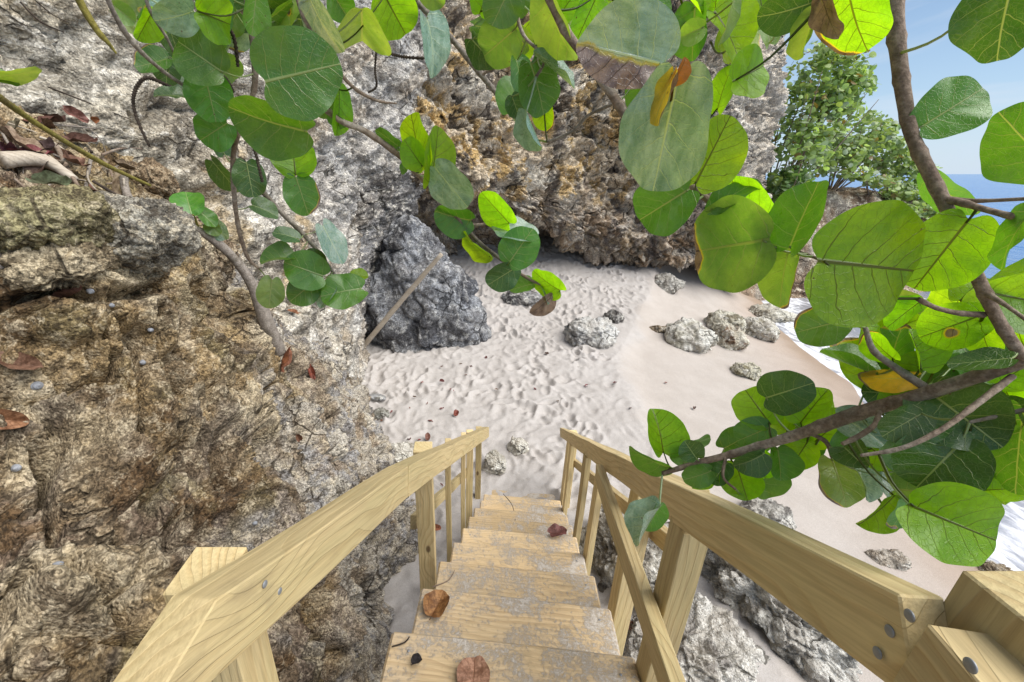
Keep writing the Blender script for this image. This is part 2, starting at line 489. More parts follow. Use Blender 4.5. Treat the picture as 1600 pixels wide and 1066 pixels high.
def leaf_material(painted_sheen=False):
    k = NT('painted_sheen_leaf' if painted_sheen else 'sea_grape_leaf')
    uv = k.n('ShaderNodeUVMap', uv_map='UVMap').outputs[0]
    s = k.n('ShaderNodeSeparateXYZ', ins={0: uv})
    oi = k.n('ShaderNodeObjectInfo')
    rnd = oi.outputs['Random']
    oc = oi.outputs['Color']
    al = oi.outputs['Alpha']
    tc = k.n('ShaderNodeTexCoord').outputs['Object']
    burn = k.n('ShaderNodeAttribute', attribute_name='burn').outputs['Fac']
    av = k.math('ABSOLUTE', k.math('SUBTRACT', s.outputs[1], .5))
    wob = k.math('MULTIPLY', k.math('SUBTRACT', k.noise(uv, 5, 2), .5), .07)
    mid = k.mapr(av, k.math('SUBTRACT', .027, k.math('MULTIPLY', s.outputs[0], .018)), .006)
    sl = k.math('ADD', .12, k.math('MULTIPLY', s.outputs[0], .95))
    ph = k.math('SUBTRACT', s.outputs[0], k.math('MULTIPLY', av, sl))
    ph = k.math('ADD', ph, k.math('MULTIPLY', wob, 1.3))
    side = k.math('SIGN', k.math('SUBTRACT', s.outputs[1], .5))
    ph = k.math('ADD', ph, k.math('MULTIPLY', side, .05))
    ph = k.math('MULTIPLY', k.math('ADD', ph, 1.02), k.math('ADD', 5.0, rnd))
    d = k.math('ABSOLUTE', k.math('SUBTRACT', k.math('FRACT', ph), .5))
    wdt = k.math('SUBTRACT', .062, k.math('MULTIPLY', av, .115))
    sv = k.mapr(d, wdt, k.math('MULTIPLY', wdt, .2))
    net = k.n('ShaderNodeTexVoronoi', feature='DISTANCE_TO_EDGE', ins={'Scale': 17., 'Vector': uv}).outputs['Distance']
    netm = k.math('MULTIPLY', k.mapr(net, .07, .01), .16)
    vein = k.math('MAXIMUM', k.math('MAXIMUM', mid, k.math('MULTIPLY', sv, k.math('ADD', .5, k.math('MULTIPLY', rnd, .35)))), netm)
    vlight = k.mix(.55, oc, (.44, .52, .24))
    vdark = k.mix(.82, oc, (.055, .045, .006))
    vc = k.mix(al, vdark, vlight)
    blot = k.noise(tc, 22, 5, .6)
    fine = k.noise(tc, 130, 4, .6)
    col = k.mix(k.mapr(blot, .3, .7), k.mix(1, oc, (.76, .84, .8), 'MULTIPLY'), k.mix(1, oc, (1.22, 1.12, 1.0), 'MULTIPLY'))
    col = k.mix(k.mapr(fine, .3, .75), k.mix(1, col, (.9, .92, .9), 'MULTIPLY'), k.mix(1, col, (1.1, 1.08, 1.05), 'MULTIPLY'))
    if painted_sheen:
        sheen_n = k.noise(k.mapping(uv, (2.2, 6.5, 1)), 1, 5, .62, .6)  # streaks of reflected sky painted into the leaf colour
        col = k.mix(k.mapr(sheen_n, .28, .70), (.11, .215, .15), col)
    col = k.mix(vein, col, vc)
    # specks of rust and chew marks
    spk = k.voro(tc, 55)
    col = k.mix(k.math('MULTIPLY', k.mapr(spk, .10, .04), k.mapr(k.noise(tc, 12, 2), .52, .62)), col, (.09, .05, .015))
    dust = k.math('MULTIPLY', k.mapr(k.noise(tc, 34, 6, .7), .58, .76), .22)
    bn = k.math('ADD', burn, k.math('MULTIPLY', k.math('SUBTRACT', k.noise(tc, 32, 5, .65), .5), .6))
    bcol = k.mix(k.mapr(k.noise(tc, 60, 5, .65), .3, .7), (.10, .055, .035), (.30, .20, .145))
    bcol = k.mix(vein, bcol, (.05, .022, .012))
    col2 = k.mix(k.mapr(bn, .36, .47), col, (.40, .33, .03))
    bm = k.mapr(bn, .46, .56)
    col3 = k.mix(bm, col2, bcol)
    cold = k.mix(dust, col3, (.42, .45, .40))
    h = k.math('ADD', k.math('MULTIPLY', vein, .8), k.math('MULTIPLY', blot, .6))
    nb = k.bump(h, .55, .0025)
    rough = k.math('ADD', .16 if painted_sheen else .20, k.math('MULTIPLY', fine, .24))
    pb = k.pbsdf(Base_Color=cold, Roughness=rough, Normal=nb, Specular_IOR_Level=1.0 if painted_sheen else .8)
    tcol = k.mix(1, col3, (2.6, 2.15, .55), 'MULTIPLY')
    tr = k.n('ShaderNodeBsdfTranslucent', ins={'Color': tcol, 'Normal': nb})
    mx = k.n('ShaderNodeMixShader', ins={0: k.math('MULTIPLY', k.math('SUBTRACT', .66, k.math('MULTIPLY', al, .42)), k.math('SUBTRACT', 1, k.math('MULTIPLY', bm, .7))), 1: pb.outputs[0], 2: tr.outputs[0]})
    return k.done(mx)
MAT['leaf'] = leaf_material()
MAT['painted_sheen'] = leaf_material(True)

def bush_material():
    k = NT('shrub_foliage')
    tint = k.n('ShaderNodeAttribute', attribute_name='tint').outputs['Color']
    tc = k.n('ShaderNodeTexCoord').outputs['Object']
    col = k.mix(k.noise(tc, 8, 3), k.mix(1, tint, (.8, .8, .8), 'MULTIPLY'), tint)
    pb = k.pbsdf(Base_Color=col, Roughness=.42, Specular_IOR_Level=.5)
    tr = k.n('ShaderNodeBsdfTranslucent', ins={'Color': k.mix(1, col, (1.2, 1.2, .6), 'MULTIPLY')})
    return k.done(k.n('ShaderNodeMixShader', ins={0: .42, 1: pb.outputs[0], 2: tr.outputs[0]}))
MAT['bush'] = bush_material()

def dry_leaf_material():
    k = NT('dry_leaf')
    oc = k.n('ShaderNodeObjectInfo').outputs['Color']
    tc = k.n('ShaderNodeTexCoord').outputs['Object']
    uv = k.n('ShaderNodeUVMap', uv_map='UVMap').outputs[0]
    s = k.n('ShaderNodeSeparateXYZ', ins={0: uv})
    av = k.math('ABSOLUTE', k.math('SUBTRACT', s.outputs[1], .5))
    mid = k.mapr(av, .022, .004)
    ph = k.math('MULTIPLY', k.math('ADD', k.math('SUBTRACT', s.outputs[0], k.math('MULTIPLY', av, .7)), 1.), 5.)
    d = k.math('ABSOLUTE', k.math('SUBTRACT', k.math('FRACT', ph), .5))
    vein = k.math('MAXIMUM', mid, k.math('MULTIPLY', k.mapr(d, .05, .01), .6))
    n = k.noise(tc, 26, 5, .65)
    n2 = k.noise(tc, 110, 4, .65)
    col = k.mix(k.mapr(n, .34, .66), k.mix(1, oc, (.42, .34, .28), 'MULTIPLY'), oc)
    col = k.mix(k.mapr(n2, .3, .7), k.mix(1, col, (.75, .73, .7), 'MULTIPLY'), k.mix(1, col, (1.15, 1.15, 1.15), 'MULTIPLY'))
    col = k.mix(k.math('MULTIPLY', vein, .6), col, k.mix(1, oc, (.5, .4, .3), 'MULTIPLY'))
    nb = k.bump(k.math('ADD', vein, n2), .6, .003)
    return k.done(k.pbsdf(Base_Color=col, Roughness=.6, Normal=nb, Specular_IOR_Level=.35))
MAT['dry'] = dry_leaf_material()

def shell_material():
    k = NT('snail_shell')
    tc = k.n('ShaderNodeTexCoord').outputs['Object']
    w = k.n('ShaderNodeTexWave', ins={'Scale': 90., 'Distortion': 3., 'Vector': tc}).outputs['Fac']
    n = k.noise(tc, 160, 3)
    return k.done(k.pbsdf(Base_Color=k.mix(k.math('MULTIPLY', w, n), (.30, .31, .33), (.15, .16, .19)), Roughness=.5))
MAT['shell'] = shell_material()

# ------------------------------------------------------------------ ground
RIDY, RIDX = [-4, 2, 5.3, 7.1, 10.8, 14], [2.0, 2.3, 2.6, 2.9, 5.1, 6.5]
SHY, SHX = [-40, -6, 0, 3.3, 7.6, 10.8, 14, 20, 60], [-9, 3.2, 4.6, 5.9, 8.1, 8.9, 10.5, 14, 22]
SEA = -.7
def ground_z(x, y):
    x = np.asarray(x, float); y = np.asarray(y, float)
    rx = np.interp(y, RIDY, RIDX)
    sx = np.interp(y, SHY, SHX)
    zb = catmull_interp(y)
    d = x - rx
    t = np.clip(d / (sx - rx), 0, 1.6)
    z = zb * np.clip(1 - t, 0, 1) ** 1.4 + SEA * t - .10 * sstep(-.1, .55, d) * np.clip(1 - t, 0, 1)
    left = zb + .03 * sstep(-1.2, -.1, d) * 0
    return np.where(d > -.1, z, left)

def catmull_interp(y):
    return np.interp(y, [-4, 4.5, 6, 7.5, 9, 10.7, 12, 13.5, 18], [0, 0, .04, .13, .28, .52, .84, 1.26, 1.9])

def on_ground(u, v, dz=0.0):
    z = 0.0
    r = ray(u, v)
    for _ in range(40):
        t = (z + dz - CAMZ) / r.z
        x, y = r.x * t, r.y * t
        z = .5 * z + .5 * float(ground_z(np.array([x]), np.array([y]))[0])
    return Vector((x, y, z))

def build_sand():
    xs = np.concatenate([np.linspace(-6, -2.4, 24, endpoint=False), np.linspace(-2.4, 5.6, 500, endpoint=False), np.linspace(5.6, 13, 130)])
    ys = np.concatenate([np.linspace(-8, 1.0, 50, endpoint=False), np.linspace(1.0, 8.5, 470, endpoint=False), np.linspace(8.5, 16.5, 260, endpoint=False), np.linspace(16.5, 24, 20)])
    Y, X = np.meshgrid(ys, xs, indexing='ij')
    sh = X.shape
    x, y = X.ravel(), Y.ravel()
    z = ground_z(x, y)
    d = x - np.interp(y, RIDY, RIDX)
    edge = d + .4 * fbm(np.stack([x * .9, y * .9, 0 * x], 1), 4, seed=4)
    soft = 1 - sstep(-.5, .25, edge)
    p2 = np.stack([x, y, 0 * x], 1)
    z = z + .035 * fbm(p2 * .9, 3, seed=2) * (soft * .8 + .2)
    z = z + soft * .020 * fbm(p2 * 4.5, 3, seed=8)
    dent = np.zeros(sh)
    r2 = np.random.default_rng(5)
    n = 0
    tries = 0
    while n < 2100 and tries < 9000:
        tries += 1
        fx, fy = r2.uniform(-2.2, 5.5), r2.uniform(1.8, 14)
        dd = fx - np.interp(fy, RIDY, RIDX)
        if dd > -.25 + .2 * r2.normal(): continue
        n += 1
        a = r2.normal(1.45, .75)
        q_ = r2.uniform(.7, 1.25); L, W = q_ * r2.uniform(.11, .17), q_ * r2.uniform(.055, .095)
        dep = r2.uniform(.012, .036) * (1.25 if r2.uniform() < .2 else 1)
        i0, i1 = np.searchsorted(ys, fy - .45), np.searchsorted(ys, fy + .45)
        j0, j1 = np.searchsorted(xs, fx - .45), np.searchsorted(xs, fx + .45)
        if i1 <= i0 or j1 <= j0: continue
        xx, yy = X[i0:i1, j0:j1] - fx, Y[i0:i1, j0:j1] - fy
        pa = (xx * np.cos(a) + yy * np.sin(a)) / L
        pb = (-xx * np.sin(a) + yy * np.cos(a)) / W
        rr = np.sqrt(pa ** 2 + pb ** 2)
        prof = -dep * (1 - sstep(.35, 1.05, rr)) + dep * .55 * np.exp(-((rr - 1.35) / .32) ** 2)
        dent[i0:i1, j0:j1] = dent[i0:i1, j0:j1] * (1 - .55 * (1 - sstep(.6, 1.2, rr))) + prof
    worn = .30 + .85 * sstep(-.25, .3, fbm(p2 * 1.1, 3, seed=17))
    z = z + np.clip(dent.ravel(), -.085, .06) * np.clip(soft * 1.15, 0, 1) * worn
    # slump line along the scarp
    z = z + .025 * np.exp(-((edge - .02) / .10) ** 2) * fbm(p2 * 5, 2, seed=9)
    sx = np.interp(y, SHY, SHX)
    t = d / (sx - np.interp(y, RIDY, RIDX))
    wet = sstep(.72, .98, t + .08 * fbm(p2 * .8, 3, seed=3))
    dry = np.tile(np.array([.475, .445, .42]), (len(x), 1))
    firm = sstep(-.05, .3, edge)
    c = mixc(dry, (.475, .43, .39), firm)
    c = mixc(c, (.44, .36, .30), sstep(.45, .8, t) * .7)
    c = mixc(c, (.36, .27, .20), wet)
    o = mesh_np('sand', np.stack([x, y, z], 1), grid_faces(*sh), MAT['sand'], color=c, floats={'wet': wet})
    tag(o, kind='structure')
    return o
build_sand()

def build_sea():
    off = np.concatenate([np.linspace(-1.2, 5, 120, endpoint=False), 5 * np.power(4000.0 / 5 * 1.5, np.linspace(0, 1, 150))])
    ys = np.concatenate([-np.power(10, np.linspace(3.7, 1.1, 40)), np.linspace(-12, 26, 320, endpoint=False), np.power(10, np.linspace(1.415, 3.9, 60))])
    O, Y = np.meshgrid(off, ys, indexing='ij')
    o, y = O.ravel(), Y.ravel()
    x = np.interp(y, SHY, SHX) + o
    near = np.exp(-np.maximum(o, 0) / 16.)
    p = np.stack([x, y, 0 * x], 1)
    swell = .10 * np.sin(o * 1.05 + 2.2 * fbm(np.stack([x * .07, y * .12, 0 * x], 1), 2, seed=3)) * sstep(.8, 5, o) * near
    z = SEA + .006 + swell + .035 * fbm(p * np.array([1.3, .6, 1]), 4, seed=6) * sstep(-.2, 2.5, o) * near
    z = z + .10 * np.exp(-((o - .0) / .5) ** 2) * (.2 + .2 * fbm(p * .7, 2, seed=12))
    foam = np.exp(-(np.maximum(o - .6, 0) / 2.6) ** 1.2) + .55 * np.exp(-((o - 5.5) / 1.1) ** 2) + .4 * np.exp(-((o - 9.5) / 1.2) ** 2) * sstep(-.3, .4, fbm(p * .12, 2, seed=15))
    foam = np.where(o > 16, -.35, foam)
    far = sstep(2.5, 22, o)
    ob = mesh_np('sea', np.stack([x, y, z], 1), grid_faces(*O.shape)[:, ::-1], MAT['sea'], floats={'foam': foam, 'far': far})
    tag(ob, kind='structure')
build_sea()

# ------------------------------------------------------------------ cliffs
def rock_surface(name, net, R, C, mat, colf, amp, seed, flip=1, block=1.0, stretch=(1, 1, 1), pits=1.0, octv=5):
    g = surf(np.array(net, float), R, C)
    n = gnormals(g) * flip
    P = g.reshape(-1, 3)
    N = n.reshape(-1, 3)
    S = np.array(stretch)
    big = fbm(P * 1.1 * S, 3, seed=seed) * amp * 1.5
    f1, f2, cid = worley((P + .25 * np.stack([perlin(P * 2.2, seed + 1), perlin(P * 2.2, seed + 2), perlin(P * 2.2, seed + 3)], 1)) * 1.9 * block * S, seed + 5)
    jit = .22 * np.stack([perlin(P * 3.1, seed + 51), perlin(P * 3.1, seed + 52), perlin(P * 3.1, seed + 53)], 1)
    t1, e1 = planes((P + jit) * 1.7 * block * S, seed + 61)
    t2, e2 = planes((P + .5 * jit) * 4.6 * block * S, seed + 62)
    brk = amp * (.85 * t1 * sstep(0, .10, e1) - .55 * (1 - sstep(0, .05, e1)) + .38 * t2 * sstep(0, .12, e2) - .22 * (1 - sstep(0, .06, e2)))
    blocks = brk + (cid - .5) * amp * .4 * sstep(.0, .18, f2 - f1) - amp * .45 * (1 - sstep(.0, .10, f2 - f1)) * sstep(-.1, .3, perlin(P * 1.3, seed + 9))
    warp = np.stack([perlin(P * 1.7, seed + 11), perlin(P * 1.7, seed + 12), perlin(P * 1.7, seed + 13)], 1)
    med = (ridged((P + .12 * warp) * 3.0 * S, octv, .55, seed=seed + 20) - 1) * amp * (.62 if octv > 3 else .5)
    hol = -sstep(.12, .42, perlin((P + .2 * warp) * 2.1 * S * block / 1.2, seed + 31)) * amp * 1.1
    cr = np.abs(perlin((P + .3 * warp) * 1.35 * S, seed + 32))
    crack = -(1 - sstep(.0, .045, cr)) * sstep(-.05, .2, perlin(P * .9, seed + 33)) * amp * 1.0
    g1, g2, _ = worley((P + .05 * warp) * 7.5 * block * S, seed + 7)
    knob = -(1 - sstep(.05, .5, g1)) * amp * .42 * pits * sstep(-.3, .25, perlin(P * 2.7, seed + 41))
    g3, _, _ = worley(P * 17 * block * S, seed + 8)
    knob = knob - (1 - sstep(.05, .5, g3)) * amp * .20 * pits
    fine = fbm(P * 15 * S, 3 if octv < 4 else 4, .55, seed=seed + 30) * amp * (.24 if octv > 3 else .15)
    if octv < 4:
        g5, _, c5 = worley((P + .02 * warp) * 33, seed + 15)
        g6, _, c6 = worley(P * 58, seed + 16)
        fine = fine + amp * (.085 * (c5 - .5) - .06 * g5 + .05 * (c6 - .5) - .03 * g6)
    P2 = P + N * (big + blocks + med + hol + crack + knob + fine)[:, None]
    c = colf(P2, dict(big=big / amp, f=f2 - f1, cid=cid))
    fc = grid_faces(R, C)
    if flip < 0: fc = fc[:, ::-1]
    o = mesh_np(name, P2, fc, mat, color=c)
    tag(o, kind='structure')
    return o, P2.reshape(R, C, 3)

bank_net = [
 [(-.78, -1.4, -.4), (-.82, -1.4, .8), (-.88, -1.4, 1.8), (-1.0, -1.4, 2.5), (-1.5, -1.4, 3.0), (-2.1, -1.4, 3.4), (-3., -1.4, 4.2)],
 [(-.66, .1, -.4), (-.70, .1, .8), (-.76, .15, 1.75), (-.92, .2, 2.35), (-1.45, .3, 2.85), (-2.0, .4, 3.3), (-2.9, .3, 4.1)],
 [(-.56, .8, -.4), (-.58, .85, .8), (-.64, .9, 1.55), (-.84, .9, 2.25), (-1.38, 1.1, 2.65), (-1.68, 1.45, 3.15), (-2.5, 1.8, 3.7)],
 [(-.52, 1.7, -.4), (-.55, 1.6, .7), (-.66, 1.5, 1.45), (-.90, 1.55, 2.1), (-1.3, 1.7, 2.62), (-1.6, 2.0, 3.25), (-2.4, 2.6, 3.55)],
 [(-.38, 2.5, -.4), (-.50, 2.4, .5), (-.74, 2.3, 1.15), (-1.02, 2.3, 1.8), (-1.36, 2.3, 2.4), (-1.6, 2.5, 3.05), (-2.3, 3.2, 3.3)],
 [(-.36, 3.1, -.4), (-.52, 3.1, .4), (-.82, 3.0, .95), (-1.1, 2.9, 1.5), (-1.34, 2.85, 2.1), (-1.52, 3.0, 2.55), (-2.2, 3.6, 2.9)],
 [(-.65, 3.8, -.4), (-.76, 3.8, .3), (-.96, 3.7, .8), (-1.16, 3.55, 1.25), (-1.4, 3.5, 1.65), (-1.75, 3.7, 1.95), (-2.3, 4.1, 2.4)],
 [(-1.05, 4.9, -.4), (-1.15, 4.9, .2), (-1.33, 4.8, .6), (-1.52, 4.8, .95), (-1.8, 4.8, 1.25), (-2.1, 4.8, 1.5), (-2.6, 4.9, 1.8)],
 [(-1.6, 5.9, -.4), (-1.7, 5.9, .1), (-1.8, 5.85, .4), (-1.95, 5.8, .7), (-2.15, 5.7, .9), (-2.4, 5.6, 1.1), (-2.8, 5.5, 1.3)],
]
def bank_col(P, a):
    m1 = fbm(P * 1.4, 4, seed=40)
    m2 = fbm(P * 2.6, 4, seed=44)
    m3 = fbm(P * 5.0, 3, seed=47)
    q = P * np.array([1, 1, .45])
    m4 = fbm(q * 3.2, 4, seed=49)
    c = np.tile(np.array([.345, .25, .135]), (len(P), 1))
    brown = sstep(.0, .28, m1 + .45 * sstep(2.3, 1.6, P[:, 2]) * sstep(1.6, .9, P[:, 1]))
    c = mixc(c, (.145, .09, .048), brown * .95)
    c = mixc(c, (.52, .44, .31), sstep(.04, .34, m2) * (.9 - .6 * brown))
    c = mixc(c, (.20, .18, .09), sstep(.15, .45, -m2) * .5)
    c = mixc(c, (.13, .09, .055), sstep(.16, .36, m4) * .75)
    grey = sstep(-.15, .35, (P[:, 1] - 1.8) * .45 + (1.7 - P[:, 2]) * .45 + .9 * m1)
    c = mixc(c, (.52, .49, .44), grey * .85)
    c = mixc(c, (.29, .29, .31), sstep(.0, .25, m3) * (.15 + .6 * grey))
    c = mixc(c, (.30, .22, .14), sstep(.12, .34, -m4) * grey * .7)
    return c
bank_o, bank_g = rock_surface('rocky_bank', bank_net, 820, 660, MAT['bank'], bank_col, .115, 3, flip=1, block=1.5, stretch=(1, 1, .62), octv=3)

def carve(o, g, cracks):
    """open the long cracks and hollows seen in the bank as real grooves in its surface"""
    R, C = g.shape[:2]
    P = g.reshape(-1, 3)
    N = gnormals(surf(np.array(bank_net, float), R, C)).reshape(-1, 3)
    rel = P - np.array([0, 0, CAMZ])
    dep = np.maximum(rel @ np.array([0, math.cos(PITCH), -math.sin(PITCH)]), 1e-3)
    U = 720 + F * rel[:, 0] / dep
    V = 533 - F * (rel @ np.array([0, math.sin(PITCH), math.cos(PITCH)])) / dep
    U = U + 7 * perlin(P * 9, 5) + 3 * perlin(P * 30, 7)
    V = V + 7 * perlin(P * 9, 6) + 3 * perlin(P * 30, 8)
    for wd, dp, pts in cracks:
        dm = np.full(len(P), 1e9)
        for (u0, v0), (u1, v1) in zip(pts[:-1], pts[1:]):
            L2 = (u1 - u0) ** 2 + (v1 - v0) ** 2
            t = np.clip(((U - u0) * (u1 - u0) + (V - v0) * (v1 - v0)) / L2, 0, 1)
            dm = np.minimum(dm, np.hypot(U - u0 - t * (u1 - u0), V - v0 - t * (v1 - v0)))
        k = (1 - sstep(.25 * wd, 1.25 * wd, dm)) * (.55 + .45 * sstep(-.3, .3, perlin(P * 12, 9)))
        P = P - N * (2.4 * dp * k)[:, None]
    o.data.vertices.foreach_set('co', P.ravel().astype(np.float32))
    o.data.update()
    return P.reshape(R, C, 3)
bank_g = carve(bank_o, bank_g, [
    (6, .05, [(168, 468), (190, 500), (200, 535), (220, 572), (224, 595)]),
    (13, .10, [(58, 690), (72, 760), (84, 800), (88, 842)]),
    (9, .06, [(350, 650), (336, 715), (346, 760)]),
    (14, .09, [(282, 800), (270, 850)]),
    (13, .08, [(166, 890), (186, 930), (200, 966)]),
    (9, .07, [(516, 640), (526, 705)]),
    (11, .07, [(0, 478), (70, 446), (150, 462), (225, 452), (262, 446)]),
    (7, .05, [(412, 560), (420, 620), (404, 690), (428, 760)]),
    (8, .05, [(255, 480), (262, 560), (300, 640)]),
    (10, .07, [(0, 960), (30, 900), (60, 880)]),
    (8, .05, [(455, 620), (480, 690), (500, 760)]),
    (7, .05, [(590, 800), (570, 880), (580, 960)]),
    (8, .06, [(480, 880), (500, 950), (490, 1030)]),
])

wx = {.3: [-2.9, -2.9, -2.95, -3.0, -3.1, -3.2, -3.3], 2.2: [-2.2, -2.2, -2.25, -2.32, -2.42, -2.5, -2.6],
      3.6: [-1.65, -1.72, -1.85, -2.1, -2.2, -2.25, -2.3], 5: [-1.55, -1.6, -1.72, -1.92, -2.05, -2.1, -2.0],
      6.5: [-1.75, -1.72, -1.72, -1.75, -1.75, -1.75, -1.6], 7.8: [-1.9, -1.8, -1.6, -1.42, -1.36, -1.2, -1.0],
      9.2: [-1.8, -1.4, -1.0, -.75, -.65, -.45, -.1]}
pale_net = [[(x, y + (.25 * i * .1), z) for i, (x, z) in enumerate(zip(xs_, (-.5, 1, 2.2, 3.5, 5, 6.6, 8.8)))] for y, xs_ in wx.items()]
def pale_col(P, a):
    q = np.stack([P[:, 0], (P[:, 1] * .77 + P[:, 2] * .64) * .5, (P[:, 2] * .77 - P[:, 1] * .64) * 1.8], 1)
    m1 = fbm(q * 1.0, 4, seed=60)
    m2 = fbm(q * 2.6, 4, seed=63)
    c = np.tile(np.array([.66, .61, .52]), (len(P), 1))
    c = mixc(c, (.78, .75, .70), sstep(.0, .35, m1))
    c = mixc(c, (.27, .255, .235), sstep(.08, .36, m2) * .75)
    c = mixc(c, (.66, .50, .28), sstep(.1, .4, -m1) * .7)
    c = mixc(c, (.48, .42, .31), sstep(5, 4, P[:, 2]) * sstep(4.2, 3.2, P[:, 1]) * .5)
    c = mixc(c, (.52, .52, .54), sstep(4.8, 6.2, P[:, 1]) * .5)
    c = mixc(c, (.17, .17, .185), sstep(6.6, 7.6, P[:, 1] + .5 * m1) * sstep(4.0, 2.8, P[:, 2] + .6 * m2) * .8)
    return c
pale_o, pale_g = rock_surface('cliff', pale_net, 480, 430, MAT['pale'], pale_col, .085, 12, flip=1, block=.9, stretch=(1, .7, 1.3))

lips = [(-1.5, 8.9, 2.6), (-.3, 9.5, 3.1), (.6, 10.3, 2.85), (2.2, 11.3, 2.0), (3.9, 11.9, 1.15), (5.6, 11.6, .90), (6.8, 11.6, .85), (8.2, 12.5, .35), (9.3, 13.7, .0), (9.9, 15.6, -.1), (9.8, 18.5, 0)]
cl_net = []
for (x, y, z) in lips:
    cl_net.append([(x - .2, y + 3.2, -.3), (x - .2, y + 2.9, .6 + .3 * z), (x - .1, y + 1.5, z + .25), (x, y + .1, z), (x, y - .22, z + .55), (x - .02, y - .05, z + 1.5 if z > 2 else 3.3), (x - .1, y + .15, 4.9), (x - .25, y + .4, 6.4), (x - .5, y + .9, 8.0), (x - .8, y + 2.0, 9.8)])
def cl_col(P, a):
    m1 = fbm(P * .7, 4, seed=80)
    m2 = fbm(P * 1.7, 4, seed=83)
    m3 = fbm(P * np.array([2.3, 2.3, .55]), 4, seed=86)
    c = np.tile(np.array([.76, .64, .48]), (len(P), 1))
    c = mixc(c, (.84, .78, .68), sstep(-.05, .25, m1))
    c = mixc(c, (.80, .54, .20), sstep(.06, .26, m2) * sstep(6.0, 4.0, P[:, 0]) * .8)
    c = mixc(c, (.12, .105, .10), sstep(.12, .32, m3) * .85)
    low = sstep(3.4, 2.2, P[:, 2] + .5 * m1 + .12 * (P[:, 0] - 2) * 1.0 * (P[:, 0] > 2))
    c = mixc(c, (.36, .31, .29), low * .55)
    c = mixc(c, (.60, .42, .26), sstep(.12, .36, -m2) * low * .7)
    c = mixc(c, (.84, .79, .72), sstep(5.4, 7.5, P[:, 0]) * .6 * sstep(1.5, 2.5, P[:, 2]))
    return c
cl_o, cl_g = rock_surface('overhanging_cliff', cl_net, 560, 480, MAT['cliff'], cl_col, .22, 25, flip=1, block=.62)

# grassy headland beyond the cliff
def build_headland():
    xs = np.linspace(7.8, 22, 190)
    ys = np.linspace(12.2, 30, 190)
    X, Y = np.meshgrid(xs, ys, indexing='ij')
    x, y = X.ravel(), Y.ravel()
    p = np.stack([x, y, 0 * x], 1)
    w = .5 * fbm(p * .5, 3, seed=5)
    rise = sstep(12.9, 15.6, y + w - .28 * np.maximum(x - 9, 0) * .6)
    side = 1 - sstep(17.2, 20.5, x + w)
    back = 1 - sstep(22, 29, y)
    z = -1.2 + rise * side * back * (4.0 - .04 * (x - 9)) + .25 * fbm(p * 1.1, 4, seed=77) * rise + .09 * ridged(p * 2.4, 4, seed=71)
    m = fbm(p * 1.3, 4, seed=9)
    c = np.tile(np.array([.42, .31, .22]), (len(x), 1))
    c = mixc(c, (.46, .41, .35), sstep(.0, .35, m))
    c = mixc(c, (.15, .10, .07), sstep(.1, .4, -m))
    o = mesh_np('headland', np.stack([x, y, z], 1), grid_faces(190, 190)[:, ::1], MAT['cliff'], color=c)
    tag(o, kind='structure')
    return lambda xx, yy: float(z[np.argmin((x - xx) ** 2 + (y - yy) ** 2)])
head_z = build_headland()

# ------------------------------------------------------------------ boulders
def icos(sub=5):
    bm = bmesh.new()
    bmesh.ops.create_icosphere(bm, subdivisions=sub, radius=1)
    v = np.array([q.co[:] for q in bm.verts])
    f = np.array([[l.index for l in fc.verts] for fc in bm.faces])
    bm.free()
    return v, f
ICO5, ICO6, ICO4 = icos(6), icos(7), icos(5)

def boulder(name, label, cat, center, size, seed, mat='boulder', col=(.52, .50, .45), col2=(.25, .23, .2), rot=0., amp=.2, ico=None, shape=None, group=None, f=1.0, pit=1.0, darkbias=0., tilt=0.):
    v, fc = ico or ICO5
    size = np.array(size, float)
    q = v.copy()
    a = np.abs(q) ** .86 * np.sign(q)
    q = a / np.maximum(1e-6, np.linalg.norm(a, axis=1, keepdims=True)) ** .6
    if shape is not None: q = shape(q)
    P = q * size[None, :]
    s0 = float(size.mean())
    pn = P / s0
    off = np.array([seed * 3.1, seed * 1.7, seed * .9])
    d = fbm(pn * .9 * f + off, 3, seed=seed) * amp * 1.3
    f1, f2, cid = worley(pn * 1.5 * f + off, seed)
    t1, e1 = planes(pn * 1.5 * f + off + .3, seed + 61)
    d += amp * (.75 * t1 * sstep(0, .12, e1) - .2 * (1 - sstep(0, .08, e1)))
    d += (cid - .5) * amp * .5 * sstep(0, .25, f2 - f1) - amp * .25 * (1 - sstep(0, .1, f2 - f1))
    g1, g2, _ = worley(pn * 5 * f + off, seed + 3)
    d += (sstep(0, .6, g1) - .5) * -amp * .32 * pit
    d += fbm(pn * 8 * f + off, 4, .6, seed=seed + 2) * amp * .2
    P = P + v * (d * s0)[:, None]
    if tilt:
        ct, st = math.cos(tilt), math.sin(tilt)
        P = np.stack([P[:, 0] * ct - P[:, 2] * st, P[:, 1], P[:, 0] * st + P[:, 2] * ct], 1)
    cr, sr = math.cos(rot), math.sin(rot)
    P = np.stack([P[:, 0] * cr - P[:, 1] * sr, P[:, 0] * sr + P[:, 1] * cr, P[:, 2]], 1)
    m = fbm(pn * 1.6 + off, 4, seed=seed + 8)
    c = mixc(np.tile(np.array(col, float), (len(P), 1)), col2, sstep(.02 - darkbias, .35 - darkbias, m))
    o = mesh_np(name, P + np.array(center)[None, :], fc, MAT[mat], color=c, origin=tuple(center))
    tag(o, label, cat, group)
    return o

